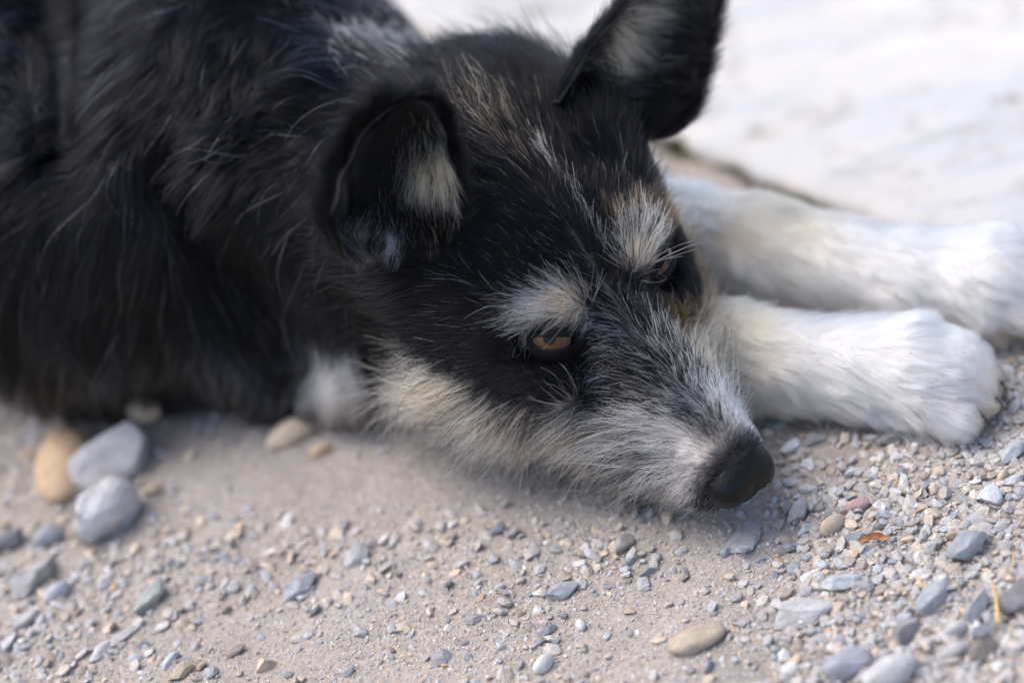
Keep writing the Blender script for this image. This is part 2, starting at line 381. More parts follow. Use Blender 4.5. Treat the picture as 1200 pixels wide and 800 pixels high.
S('stone', 1152, 534, 20, 22, 0, 'gray', 'gray stone left of the broad pale blue rock', False, .6)
S('pebble', 1176, 558, 18, 12, 30, 'tan', 'cream yellow pebble between two pale blue rocks', True, .7)
S('stone', 1187, 567, 24, 18, -10, 'paleblue', 'blocky pale blue stone beside the cream yellow pebble', False, .7)
S('stone', 1087, 571, 24, 15, 15, 'bluegray', 'dusty blue gray chip in the middle of the right gravel', False, .5)
S('stone', 1047, 569, 15, 14, 10, 'bluegray', 'small faceted blue stone left of the dusty chip', False, .7)
S('rock', 936, 606, 34, 22, 28, 'gray', 'craggy gray rock just right of the nose', False, .8)
S('stone', 944, 621, 20, 18, -5, 'paleblue', 'pale blue cube in front of the craggy gray rock', False, .8)
S('stone', 924, 593, 20, 20, 60, 'gray', 'narrow gray stone between the nose and the craggy rock', False, .7)
S('pebble', 1006, 597, 28, 12, -5, 'pink', 'long pinkish white pebble behind the tan oval one', True, .8)
S('stone', 978, 602, 24, 16, -5, 'gray', 'dull gray stone left of the long pinkish pebble', False, .6)
S('pebble', 925, 782, 14, 26, 85, 'white', 'elongated white stone standing in gravel near the bottom', True, .8)
S('stone', 516, 775, 27, 22, 5, 'palegray', 'rounded pale gray stone set in coarse dirt at the bottom', False, .6)
S('stone', 554, 727, 28, 14, -5, 'gray', 'low gray flake with a dark broken edge', False, .35)
S('pebble', 586, 690, 13, 10, 0, 'white', 'small oval white pebble left of the sharp blue wedge', True, .7)
S('stone', 583, 622, 20, 12, 0, 'bluegray', 'small blue stone on smooth dirt below the beard', False, .6)
S('stone', 800, 645, 18, 15, 20, 'palegray', 'pale chip in front of the dog\'s lips', False, .6)
S('stone', 853, 646, 17, 13, 5, 'bluegray', 'small blue gray stone at the left of the buried gray rock', False, .7)
S('stone', 871, 648, 14, 15, 0, 'paleblue', 'pale blue chip lying on the tip of the buried gray rock', False, .6, zup=.003)
S('stone', 890, 651, 13, 12, 0, 'paleblue', 'bright blue gray chip right of the buried gray rock\'s tip', False, .7)
S('pebble', 952, 674, 26, 11, -8, 'white', 'flat white chip left above the pale blue wedge', False, .5)
S('pebble', 1080, 597, 10, 9, 0, 'orange', 'single orange pebble in the gray gravel', False, .8)
S('pebble', 1113, 607, 20, 12, 10, 'white', 'whitish crusty pebble above the tan nugget', False, .7)
S('pebble', 1072, 612, 12, 11, 0, 'white', 'small white angular chip right of the leaf', False, .8)

# countable small chips of the loose gravel
CUTS = [' with ', ' leaning', ' on ', ' beside', ' under', ' behind', ' in ', ' near', ' left', ' right', ' touching', ' between', ' tucked', ' just', ' against', ' cut ', ' at ', ' lying', ' standing', ' half', ' set ', ' resting', ' directly', ' among', ' alone', ' by ', ' above', ' beneath', ' across', ' split', ', ', ' below', ' beyond']
zones = [((905, 1200, 500, 800), 150, 'gravel beside the nose'), ((0, 300, 500, 800), 62, 'sandy dirt below the belly'),
         ((300, 905, 620, 800), 60, 'open dirt in front of the muzzle')]
keys = ['bluegray', 'gray', 'paleblue', 'graytan', 'tan', 'white', 'brown', 'palegray', 'orange']
words_ = {'bluegray': 'blue gray', 'gray': 'plain gray', 'paleblue': 'pale blue', 'graytan': 'gray tan', 'tan': 'tan', 'white': 'white', 'brown': 'brown', 'palegray': 'pale gray', 'orange': 'orange tan'}
wts = np.array([.26, .22, .12, .10, .09, .05, .06, .08, .02]); wts = wts / wts.sum()
lib = {}; USED = set()
for key in keys:
    lib[key] = [rock_mesh('gravel_chip', 500 + 31 * i + 7 * len(key), key, 2, False) for i in range(5)]
for (x0, x1, y0, y1), n, zn in zones:
    made = tries = 0
    while made < n and tries < 60000:
        tries += 1
        px, py = rng.uniform(x0, x1), rng.uniform(y0, y1)
        if py < 560 and 150 < px < 1050: continue
        g = ground(px, py, 0); r = .0017 + .0018 * rng.random() ** 2.2
        if x0 == 300: r *= .85
        if (g[0] - .06) ** 2 + (g[1] - .04) ** 2 < .0009: continue
        if any((g[0] - a) ** 2 + (g[1] - b) ** 2 < (r + c) ** 2 * .8 for a, b, c in PLACED): continue
        key = keys[rng.choice(len(keys), p=wts)]
        zg = float(dirt_height(np.array([g[0]]), np.array([g[1]]))[0])
        best = min(NAMED, key=lambda q: (q[0] - px) ** 2 + (q[1] - py) ** 2); dx, dy = px - best[0], py - best[1]
        where = ('beyond' if dy < 0 else 'in front of') if abs(dy) > abs(dx) else ('left of' if dx < 0 else 'right of')
        ref = best[2]
        for w_ in CUTS: ref = ref.split(w_)[0]
        size = 'tiny' if r < .0021 else 'small' if r < .0027 else 'bigger'; far_ = 'close' if math.hypot(dx, dy) < 34 else 'a little way'
        lab = '%s %s chip %s %s the %s' % (size, words_[key], far_, where, ref)
        if lab in USED or len(lab.split()) > 15: continue
        USED.add(lab)
        o = link('gravel_chip', lib[key][rng.integers(5)])
        t = r * rng.uniform(.45, .8)
        o.location = (g[0], g[1], zg + t * .5); o.rotation_euler = (rng.normal() * .25, rng.normal() * .25, rng.uniform(0, 6.28))
        o.scale = (r * rng.uniform(.95, 1.35), r * rng.uniform(.75, 1.05), t)
        tag(o, lab, 'stone chip', 'loose chips of the %s' % zn)
        PLACED.append((g[0], g[1], r)); made += 1

# uncountable grit between them: one mesh, twelve to twenty triangles a grain
def grit(name, n, zone, smin_, smax_, power, seed, dens=None, lift=.3):
    r = np.random.default_rng(seed)
    px = r.uniform(zone[0], zone[1], n * 3); py = r.uniform(zone[2], zone[3], n * 3)
    q = FWD + ((px - 600) / 1200 * KF)[:, None] * RGT + ((400 - py) / 1200 * KF)[:, None] * UPV
    P = CAM + (-CAM[2] / q[:, 2])[:, None] * q
    P = P[:, :2]
    keep = np.ones(len(P), bool)
    if dens is not None: keep &= r.random(len(P)) < dens(P[:, 0], P[:, 1])
    keep &= edge_dist(P[:, 0], P[:, 1]) < -.001
    P = P[keep][:n]; n = len(P)
    sz = smin_ + (smax_ - smin_) * r.random(n) ** power
    tem = [rock_shape(900 + i, 1, 6) for i in range(8)]
    ico = []
    for V, F in tem: ico.append((V, F))
    # the twelve-vertex form
    bm = bmesh.new(); bmesh.ops.create_icosphere(bm, subdivisions=1, radius=1)
    bV = np.array([v.co[:] for v in bm.verts]); bF = np.array([[v.index for v in f.verts] for f in bm.faces]); bm.free()
    nv = len(bV)
    sh = unit(bV)[None] * r.uniform(.62, 1.1, (n, nv))[..., None]
    a = r.uniform(0, 6.28, n); ca, sa = np.cos(a), np.sin(a)
    sc = np.stack([sz * r.uniform(.9, 1.5, n), sz * r.uniform(.7, 1.1, n), sz * r.uniform(.4, .85, n)], -1)
    sh = sh * sc[:, None]
    til = r.normal(size=(n, 2)) * .35
    x = sh[..., 0] * ca[:, None] - sh[..., 1] * sa[:, None]; y = sh[..., 0] * sa[:, None] + sh[..., 1] * ca[:, None]
    z = sh[..., 2] + x * til[:, :1] + y * til[:, 1:]
    zg = dirt_height(P[:, 0], P[:, 1]) + sc[:, 2] * lift
    V = np.stack([x + P[:, :1], y + P[:, 1:2], z + zg[:, None]], -1).reshape(-1, 3)
    F = (bF[None] + (np.arange(n) * nv)[:, None, None]).reshape(-1, 3)
    me = mesh_np(name, V, F, False)
    pal = np.array([PAL[k] for k in ['bluegray', 'gray', 'paleblue', 'graytan', 'tan', 'white', 'brown', 'palegray', 'orange', 'darkgray']])
    pw = np.array([.20, .20, .07, .20, .13, .025, .09, .04, .02, .02]); c = pal[r.choice(10, n, p=pw / pw.sum())] * r.uniform(.8, 1.15, (n, 1)) * .62 + .38 * np.array([.38, .335, .295])
    set_col(me, np.repeat(np.clip(c, 0, .85), nv, 0))
    o = link(name, me, GRM); tag(o, kind='stuff'); return o
gr = Mat('grit'); at_ = gr.n('ShaderNodeAttribute', attribute_name='col'); nn = gr.noise(900, 3, .7, gr.coord())
gr.l(gr.mix(1.0, at_.outputs['Color'], gr.ramp(nn.outputs[0], [(.3, (.75, .75, .75)), (.7, (1.2, 1.2, 1.2))]), 'MULTIPLY'), gr.b.inputs['Base Color'])
gr.b.inputs['Roughness'].default_value = .9; gr.b.inputs['Specular IOR Level'].default_value = .2; GRM = gr.m
patch = lambda x, y: 1 - .9 * np.exp(-((x - .058) ** 2 + (y - .042) ** 2) / .0007)
def dens_coarse(x, y):
    px, py, d = project(np.stack([x, y, 0 * x], -1))
    right = sst(870, 960, px) + .45 * sst(330, 60, px)
    return np.clip((.16 + .9 * right + .30 * noise(np.stack([x, y, 0 * x], -1), 22, 7)) * patch(x, y), .02, 1)
grit('coarse_gravel', 17500, (-220, 1420, 260, 1010), .0009, .0038, 2.4, 21, dens_coarse, .45)
grit('fine_gravel', 80000, (-200, 1380, 380, 960), .0003, .0012, 2.4, 22, lambda x, y: np.clip(.75 + .3 * noise(np.stack([x, y, 0 * x], -1), 40, 2), .1, 1) * patch(x, y), .0)

# dry leaf curl and straws
lm = Mat('dry_leaf'); a = lm.noise(180, 5, .7, lm.coord()); lm.l(lm.ramp(a.outputs[0], [(.3, (.10, .035, .012)), (.5, (.30, .12, .045)), (.75, (.52, .27, .12))]), lm.b.inputs['Base Color']); lm.b.inputs['Roughness'].default_value = .55
V = []; nu, nv = 22, 9
for i in range(nu):
    t = i / (nu - 1); wd = .0021 * (math.sin(math.pi * (.12 + .8 * t)) ** .7) * (1 - .3 * t)
    for j in range(nv):
        s = j / (nv - 1) * 2 - 1
        a = s * 1.2 + .3
        V.append((-.0065 + .013 * t, wd * math.sin(a) + .001 * math.sin(4 * t), .0011 + wd * (1 - math.cos(a)) * .9 + .0006 * math.sin(9 * t + 2 * s)))
for k in range(nu * nv): x, y, z = V[k]; V.append((x, y * .97, z - .00018))
F = []; n0 = nu * nv
for i in range(nu - 1):
    for j in range(nv - 1):
        q = i * nv + j; F += [(q, q + nv, q + nv + 1, q + 1), (n0 + q, n0 + q + 1, n0 + q + nv + 1, n0 + q + nv)]
for i in range(nu - 1):
    for j in (0, nv - 1):
        q = i * nv + j; F.append((q, n0 + q, n0 + q + nv, q + nv) if j == 0 else (q, q + nv, n0 + q + nv, n0 + q))
for j in range(nv - 1):
    for i in (0, nu - 1):
        q = i * nv + j; F.append((q, q + 1, n0 + q + 1, n0 + q))
lf = link('dry_leaf', mesh_np('dry_leaf', V, F), lm.m); g = ground(1025, 634, .003); lf.location = g; lf.rotation_euler = (.1, .12, math.radians(-2))
tag(lf, 'curled reddish brown dry leaf bit lying on the gravel', 'leaf')
sw = Mat('straw'); a = sw.noise(300, 3, .6, sw.coord()); sw.l(sw.ramp(a.outputs[0], [(.3, (.42, .27, .10)), (.7, (.66, .47, .22))]), sw.b.inputs['Base Color']); sw.b.inputs['Roughness'].default_value = .5
def straw(name, p0, p1, z0, z1, rad, label, bend=.0006):
    a, b = ground(*p0, z0), ground(*p1, z1); ax = unit(b - a); s1 = unit(np.cross(ax, (0, 0, 1))); s2 = np.cross(s1, ax)
    V = []; n, m = 12, 8
    for i in range(n):
        t = i / (n - 1); c = a + (b - a) * t + s1 * bend * math.sin(3.1 * t); rr = rad * (1 - .25 * t) * (1 + .12 * math.sin(17 * t))
        for j in range(m): V.append(c + rr * (math.cos(j * math.tau / m) * s1 + math.sin(j * math.tau / m) * s2))
    F = [(i * m + j, i * m + (j + 1) % m, (i + 1) * m + (j + 1) % m, (i + 1) * m + j) for i in range(n - 1) for j in range(m)]
    V += [a, b]; T = [(len(V) - 2, (j + 1) % m, j, j) for j in range(0)]
    bm = bmesh.new(); vs = [bm.verts.new(v) for v in V]
    for f in F: bm.faces.new([vs[k] for k in f])
    for j in range(m):
        bm.faces.new((vs[-2], vs[(j + 1) % m], vs[j])); bm.faces.new((vs[-1], vs[(n - 1) * m + j], vs[(n - 1) * m + (j + 1) % m]))
    for f_ in bm.faces: f_.smooth = True
    me = bpy.data.meshes.new(name); bm.to_mesh(me); bm.free()
    o = link(name, me, sw.m); tag(o, label, 'straw'); return o
straw('straw', (1169, 730), (1163, 684), .003, .007, .0009, 'upright yellow straw leaning on the tall dark slab')
straw('straw', (1073, 675), (1088, 689), .0035, .003, .0005, 'short yellow straw lying above the long dark blue rock')
straw('straw', (1184, 668), (1187, 647), .002, .006, .0004, 'thin pale twig beside the slate blue rock, near the right edge')
straw('straw', (462, 756), (478, 768), .002, .002, .00025, 'hair thin straw on the dirt near the bottom middle', .0012)

# moss along the slab edge
r = np.random.default_rng(8); n = 2600
u_ = r.uniform(-.12, .10, n); u_ = u_ + .012 * np.sin(u_ * 90); d_ = -.0045 + r.normal(size=n) * .003
P2 = e0 + u_[:, None] * tan_ + d_[:, None] * nrm
hh = r.uniform(.001, .004, n) * (1 + np.sin(u_ * 130)) * .7 + .0008; an = r.uniform(0, 6.28, n); lean = r.normal(size=(n, 2)) * .0012; wv = .0006
b0 = np.stack([P2[:, 0] + wv * np.cos(an), P2[:, 1] + wv * np.sin(an), np.full(n, -.002)], -1)
b1 = np.stack([P2[:, 0] - wv * np.cos(an), P2[:, 1] - wv * np.sin(an), np.full(n, -.002)], -1)
tp = np.stack([P2[:, 0] + lean[:, 0], P2[:, 1] + lean[:, 1], hh], -1)
V = np.stack([b0, b1, tp], 1).reshape(-1, 3); F = np.arange(n * 3).reshape(-1, 3)
mm = Mat('moss'); a = mm.noise(60, 4, .6, mm.coord()); mm.l(mm.ramp(a.outputs[0], [(.3, (.10, .105, .05)), (.7, (.24, .22, .13))]), mm.b.inputs['Base Color']); mm.b.inputs['Roughness'].default_value = .9
o = link('edge_moss', mesh_np('edge_moss', V, F, False), mm.m); tag(o, kind='stuff')
# ---------------------------------------------------------------- surface nets
def surface_net(fn, lo, hi, h, chunk=400000):
    ax = [np.arange(a, b + h, h) for a, b in zip(lo, hi)]; sh = tuple(len(a) for a in ax)
    G = np.stack(np.meshgrid(*ax, indexing='ij'), -1).reshape(-1, 3).astype(np.float32)
    v = np.concatenate([fn(G[i:i + chunk]) for i in range(0, len(G), chunk)]).reshape(sh)
    ins = v < 0
    cs = [(i, j, k) for i in (0, 1) for j in (0, 1) for k in (0, 1)]
    sl = lambda c, A: A[c[0]:sh[0] - 1 + c[0], c[1]:sh[1] - 1 + c[1], c[2]:sh[2] - 1 + c[2]]
    cnt = sum(sl(c, ins).astype(np.int8) for c in cs); act = (cnt > 0) & (cnt < 8)
    idx = np.full(act.shape, -1, np.int64); ii = np.argwhere(act); idx[act] = np.arange(len(ii))
    acc = np.zeros((len(ii), 3)); num = np.zeros(len(ii))
    for c in cs:
        for a in range(3):
            if c[a]: continue
            e = list(c); e[a] = 1
            va = sl(c, v)[act]; vb = sl(tuple(e), v)[act]; cr = (va < 0) != (vb < 0)
            t = np.where(cr, va / np.where(cr, va - vb, 1), 0)
            q = np.tile(np.array(c, float), (len(ii), 1)); q[:, a] = t
            acc += q * cr[:, None]; num += cr
    V = (ii + acc / num[:, None]) * h + np.array(lo)
    Fs = []
    for a in range(3):
        b, c = (a + 1) % 3, (a + 2) % 3
        A = np.take(ins, np.arange(sh[a] - 1), a); B = np.take(ins, np.arange(1, sh[a]), a)
        cr = np.argwhere(A != B); cr = cr[(cr[:, b] > 0) & (cr[:, c] > 0) & (cr[:, b] < sh[b] - 1) & (cr[:, c] < sh[c] - 1)]
        fl = A[tuple(cr.T)]
        q = []
        for db, dc in ((0, 0), (1, 0), (1, 1), (0, 1)):
            o = cr.copy(); o[:, b] -= 1 - db; o[:, c] -= 1 - dc; q.append(idx[tuple(o.T)])
        q = np.stack(q, -1); q[~fl] = q[~fl][:, ::-1]; Fs.append(q)
    return V, np.concatenate(Fs)

dog = bpy.data.objects.new('dog', None); col.objects.link(dog); dog.location = (-.17, .2, 0); dog.empty_display_size = .05
tag(dog, 'shaggy black, tan and white dog resting its gray muzzle on the gravel', 'dog')
DOGI = Matrix.Translation((.17, -.2, 0))
def dpart(name, data, mat=None, parent=None):
    o = bpy.data.objects.new(name, data); col.objects.link(o)
    if mat is not None: data.materials.append(mat)
    o.parent = parent or dog
    if parent is None: o.matrix_parent_inverse = DOGI
    return o
BV, BF = surface_net(sdf, (-.66, -.06, -.004), (.23, .62, .25), .0034)
for _ in range(2):
    d_ = sdf(BV.astype(np.float32)); BV = BV - grad(BV.astype(np.float32)) * np.clip(d_, -.003, .003)[:, None] * .9
BV = BV.astype(np.float64)

# ---------------------------------------------------------------- coat: where which colour grows
BLACK = np.array([.0020, .0021, .0030]); WHITE = np.array([.985, .97, .94]); TAN = np.array([.61, .385, .225]); SILVER = np.array([.50, .50, .53]); BROWN = np.array([.22, .125, .06]); CREAM = np.array([.94, .83, .68])
def regions(p):
    """soft masks at surface points p (world metres)"""
    p = np.asarray(p, np.float32)
    h = w2h(p); x, y, z = h.T; ay = np.abs(y)
    sh_ = sdf_head(h) * .01; sb = sdf_body(p); sg = sdf_legs(p)
    leg = sst(.004, -.004, sg - np.minimum(sb, sh_)) * 1.0
    head = sst(.006, -.006, sh_ - sb) * (1 - leg)
    body = np.clip(1 - leg - head, 0, 1)
    chest = body * sst(-.10, -.055, p[:, 0]) * sst(.16, .18, p[:, 1] + .35 * p[:, 0]) * sst(.115, .085, p[:, 2])
    bu = (x + 9.55) * .63 - (ay - 2.35) * .78; bv = -(x + 9.55) * .59 - (ay - 2.35) * .5 + (z - 4.25) * .63
    bnear = np.exp(-((bu / 1.85) ** 2 + (bv / 1.0) ** 2 + ((z - 4.2) / 1.3) ** 2) ** 1.6)
    bfar = np.exp(-(((x + 9.7) / 1.2) ** 2 + ((ay - 2.3) / 1.25) ** 2 + ((z - 4.3) / 1.1) ** 2) ** 1.6)
    brow = np.where(y < 0, bnear, bfar)
    lowline = .55 + .55 * sst(-9, -13, x) + .75 * sst(-6.5, -3.5, x) + .35 * noise(h, .9, 4)
    side = sst(lowline + .65, lowline - .55, z) * sst(-14.6, -12.6, x) * (1 - .0 * x)
    cheek = np.exp(-(((x + 12.6) / 2.0) ** 2 + ((z - .15) / 1.0) ** 2) ** 1.5) * sst(2.5, 4, ay)
    bridge = sst(-9.5, -7.5, x) * sst(.3, 1.4, z) * sst(3.1, 2.2, ay)
    nose = sst(-1.9, -1.1, x)
    return dict(h=h, leg=leg, head=head, body=body, chest=chest, brow=brow * head, side=side * head, cheek=cheek * head, bridge=bridge * head, nose=nose * head)
def coat(p, r, m=None):
    """root and tip colour of each hair"""
    m = m or regions(p); n = len(p); h = m['h']; x, y, z = h.T; ay = np.abs(y)
    C0 = np.tile(BLACK, (n, 1)); C1 = C0.copy()
    def put(mask, c0, c1):
        k = r.random(n) < mask
        C0[k] = c0; C1[k] = c1 if c1 is not None else c0
    nz = noise(h, 1.1, 2)
    # body: black with the odd pale guard hair, greyer towards the belly fringe
    put(m['body'] * .012, SILVER * .8, WHITE * .8)
    put(m['body'] * .22 * sst(.10, .05, p[:, 2]) * sst(-.33, -.29, p[:, 0]) * sst(-.16, -.20, p[:, 0]), SILVER * .35, SILVER * .8)
    put(m['chest'], WHITE, WHITE)
    # head
    put(m['head'] * .03 * sst(-16, -9, x), SILVER * .6, SILVER)
    put(m['head'] * .30 * np.exp(-(((x + 17.2) / 2.4) ** 2 + ((y - .6) / 1.3) ** 2)) * sst(3, 5, z), BROWN, BROWN * 2.2)
    put(m['bridge'] * (.24 + .32 * sst(-6, -3, x) + .12 * nz), SILVER * .55, WHITE * .85)
    sd = m['side']
    put(sd * (.74 + .14 * nz), SILVER * .8, WHITE)
    put(sd * .62 * sst(-.3, .6, noise(h, .8, 5) + .5 * np.exp(-((x + 8.2) / 2.6) ** 2 - ((z - .2) / 1.0) ** 2)) * sst(-3.4, -5.2, x), TAN * 1.05, CREAM * np.array([1, .93, .82]))
    put(sd * .34 * sst(-2.0, -4, x), BLACK * 2, SILVER * .15)
    put(m['cheek'] * .9, TAN, CREAM * np.array([1, .9, .76])); put(m['cheek'] * .5 * sst(-12.2, -13.4, x), WHITE, WHITE)
    for cx_, cy_, cz_, rr_ in ((-12.0, -6.1, .3, 1.3), (-9.4, -5.2, -.2, 1.2), (-6.8, -3.4, -.7, 1.0), (-8.1, -3.9, -1.2, 1.2)):
        put(m['head'] * .62 * np.exp(-(((x - cx_) / rr_) ** 2 + ((ay + cy_) / 1.6) ** 2 + ((z - cz_) / .75) ** 2)), TAN * .9, TAN * 1.35)
    # the far flank of the muzzle is tan, its tip white
    put(m['head'] * .75 * sst(1.2, 2.0, y) * sst(-9.5, -8, x) * sst(-3.6, -5, x) * sst(2.6, 1.6, z), TAN * .8, TAN)
    put(m['head'] * .92 * np.exp(-(((x + 2.6) / 1.5) ** 2 + ((y - 1.5) / 1.0) ** 2)), WHITE * .9, WHITE)
    put(m['head'] * .9 * sst(1.3, 2.0, y) * sst(-6.0, -7.5, x) * sst(-12, -11, x) * sst(-2.5, -1, z) * (1 - m['brow']), BLACK, BROWN * .8)
    put(m['nose'] * .85, BLACK * 2.5, BLACK * 5)
    core = np.exp(-(((x + 9.2) / .85) ** 2 + ((ay - 1.9) / .8) ** 2))
    put(m['brow'] * np.where(y < 0, .85, .68), SILVER * 1.2, WHITE); put(m['brow'] * core * .85, TAN, TAN * 1.35)
    # blaze streak on the forehead
    t = np.clip((x + 15.2) / 5.2, 0, 1); yc = 1.45 - .7 * t
    put(m['head'] * .9 * np.exp(-((y - yc) / .20) ** 2) * sst(-15.6, -14.8, x) * sst(-9.6, -10.4, x) * sst(3, 4, z) * .45, SILVER * .8, WHITE)
    # eye rims stay black
    ey = np.sqrt((x + 9.5) ** 2 + (ay - 3.3) ** 2 + (z - 2.3) ** 2)
    k = (ey < np.where(y < 0, 2.6, 2.0)) & (z < 3.5) & (x > -11.5) & (z > .9) & (m['brow'] < .35); C0[k] = BLACK; C1[k] = BLACK
    # legs
    lg = np.maximum(m['leg'], 0)
    tn = lg * .75 * np.exp(-(((p[:, 0] - .052) / .032) ** 2 + ((p[:, 1] - .140) / .03) ** 2)) + lg * .8 * np.exp(-(((p[:, 0] - .016) / .020) ** 2 + ((p[:, 1] - .075) / .03) ** 2)) + lg * .8 * sst(.155, .172, p[:, 0]) * sst(.024, .014, p[:, 2])
    put(lg, WHITE * np.array([1, .985, .95]), WHITE * np.array([1, .985, .95])); put(lg * .22, CREAM, CREAM); put(tn * 1.2, TAN * 1.1, TAN * 1.35)
    put(lg * .25 * sst(.012, .004, p[:, 2]), TAN * .8, CREAM * .8)
    put(lg * .7 * sst(.105, .118, p[:, 0]) * sst(.020, .010, p[:, 2]), BROWN, TAN * 1.1)
    return C0, C1
mk = regions(BV); skin = np.zeros((len(BV), 3)); cs0, _ = coat(BV, np.random.default_rng(1), mk)
pale = np.clip(mk['leg'] + mk['chest'] + mk['side'] * .75 + mk['brow'] * .5, 0, 1)[:, None]
pale = pale * (1 - mk['nose'][:, None])
skin = (1 - pale) * np.array([.014, .013, .014]) + pale * np.array([.62, .54, .49])
bme = mesh_np('body', BV, BF); set_col(bme, skin)
sk = Mat('dog_skin'); a = sk.n('ShaderNodeAttribute', attribute_name='col'); sk.l(a.outputs['Color'], sk.b.inputs['Base Color']); sk.b.inputs['Roughness'].default_value = .7
dpart('body', bme, sk.m)

# ---------------------------------------------------------------- hair growing
def hair_material(name, rough=.24, radial=.35, coat_=0.0):
    m = bpy.data.materials.new(name); m.use_nodes = True; t = m.node_tree; t.nodes.clear()
    o = t.nodes.new('ShaderNodeOutputMaterial'); b = t.nodes.new('ShaderNodeBsdfHairPrincipled'); b.parametrization = 'COLOR'
    at = t.nodes.new('ShaderNodeAttribute'); at.attribute_name = 'col'
    b.inputs['Roughness'].default_value = rough; b.inputs['Radial Roughness'].default_value = radial
    b.inputs['Random Roughness'].default_value = .15
    mp_ = t.nodes.new('ShaderNodeMapRange'); mp_.inputs[1].default_value = 0; mp_.inputs[2].default_value = .3; mp_.inputs[3].default_value = 1.30 + .06 * coat_; mp_.inputs[4].default_value = 1.55
    t.links.new(at.outputs['Fac'], mp_.inputs[0]); t.links.new(mp_.outputs[0], b.inputs['IOR'])
    t.links.new(at.outputs['Color'], b.inputs['Color']); t.links.new(b.outputs[0], o.inputs[0]); return m
HAIR = hair_material('dog_hair')
HAIR_BODY = hair_material('long_body_hair', .17, .3, 1)
def sample(V, F, n, r, wfn=None):
    T = np.concatenate([F[:, [0, 1, 2]], F[:, [0, 2, 3]]]) if F.shape[1] == 4 else F
    a, b, c = V[T[:, 0]], V[T[:, 1]], V[T[:, 2]]
    A = np.linalg.norm(np.cross(b - a, c - a), axis=1); cen = (a + b + c) / 3
    if wfn is not None: A = A * wfn(cen, unit(np.cross(b - a, c - a)))
    k = r.choice(len(T), n, p=A / A.sum()); u, v = r.random(n), r.random(n); s = u + v > 1; u[s], v[s] = 1 - u[s], 1 - v[s]
    return a[k] + (b - a)[k] * u[:, None] + (c - a)[k] * v[:, None], unit(np.cross(b - a, c - a))[k]
def tangent(D, N): return D - (D * N).sum(-1, keepdims=True) * N
def grow(P, N, D, L, lift, droop, K=7, wild=.25, curl=.0, clump=.0, clump_n=0, r=None, follow=True, seed=0, cf=60.):
    n = len(P); pts = np.zeros((n, K, 3)); pts[:, 0] = P - N * .0006
    seg = (L / (K - 1))[:, None]; nn = N.copy(); ph = r.normal(size=(n, 3)); p = P.copy()
    lift = np.broadcast_to(lift, (n,))[:, None]; droop = np.broadcast_to(droop, (n,))[:, None]; wild = np.broadcast_to(wild, (n,))[:, None]
    sw2 = np.stack([noise(P, cf * 4.5, seed + 3), noise(P + 5, cf * 4.5, seed + 4), noise(P + 9, cf * 4.5, seed + 5)], -1)
    sw_ = np.stack([noise(P, cf, seed), noise(P + 5, cf, seed + 1), noise(P + 9, cf, seed + 2)], -1)
    for i in range(1, K):
        t = i / (K - 1)
        d = unit(tangent(D + .40 * sw_ + .30 * sw2, nn)) + nn * lift * (1 - .55 * t) + ph * wild * .5 * (.35 + .65 * t)
        if curl: d = d + curl * np.stack([np.sin(ph[:, 0] * 3 + t * 5), np.cos(ph[:, 1] * 3 + t * 6), np.sin(ph[:, 2] * 3 + t * 4)], -1)
        d = d + np.array([0, 0, -1.0]) * droop * t
        p = p + unit(d) * seg
        if follow and i < K - 1:
            q = p.astype(np.float32); s0 = sdf(q); nn = np.stack([sdf(q + np.float32(.0008) * e) - s0 for e in np.eye(3, dtype=np.float32)], -1); nn = unit(nn)
            want = .0004 + .0012 * t
            p = p + nn * np.clip(want - s0, 0, .01)[:, None]
        p[:, 2] = np.maximum(p[:, 2], -.0005 + .0012 * np.abs(np.sin(ph[:, 0] * 9)))
        pts[:, i] = p
    if clump_n:
        gi = r.choice(n, clump_n, replace=False); kd = KDTree(clump_n)
        for j, g_ in enumerate(gi): kd.insert(Vector(P[g_]), j)
        kd.balance(); near = np.array([kd.find(Vector(q))[1] for q in P]); G_ = pts[gi[near]]
        t = np.linspace(0, 1, K)[None, :, None]; off = (P - P[gi[near]])[:, None]
        same = np.clip((N * N[gi[near]]).sum(-1), 0, 1)[:, None, None]
        cl = np.broadcast_to(clump, (n,))[:, None, None] * r.uniform(.4, 1, (n, 1, 1))
        pts = pts * (1 - cl * t ** 1.3 * same) + (G_ + off * (1 - .8 * t)) * cl * t ** 1.3 * same
    return pts
def hair_object(name, pts, C0, C1, rad, tip=.35, parent=None, mat=None, base=None):
    n, K = pts.shape[:2]; hc = bpy.data.hair_curves.new(name); hc.add_curves([K] * n)
    hc.position_data.foreach_set('vector', pts.astype(np.float32).ravel())
    t = np.linspace(0, 1, K)[None]; R = np.broadcast_to(rad, (n,))[:, None] * (1 - (1 - tip) * t ** 1.6)
    ra = hc.attributes.get('radius') or hc.attributes.new('radius', 'FLOAT', 'POINT'); ra.data.foreach_set('value', R.astype(np.float32).ravel())
    ca = hc.attributes.new('col', 'FLOAT_COLOR', 'POINT')
    C = C0[:, None] * (1 - t[..., None]) + C1[:, None] * t[..., None]
    ca.data.foreach_set('color', np.concatenate([C, np.ones((n, K, 1))], -1).astype(np.float32).ravel())
    return dpart(name, hc, mat or HAIR, parent)
def visible_weight(c, nrm, margin=150):
    x, y, d = project(c); inside = (x > -margin) & (x < 1200 + margin) & (y > -margin) & (y < 800 + margin)
    toc = unit(CAM - c); f = (nrm * toc).sum(-1)
    return inside * (.18 + .82 * sst(-.55, .0, f))

EYE = {-1: np.array([-9.40, -2.95, 3.02]), 1: np.array([-9.75, 3.05, 3.05])}
r = np.random.default_rng(77)
BACK = unit(np.array([-.86, .34, 0])); DOWN = np.array([0, 0, -1.0])
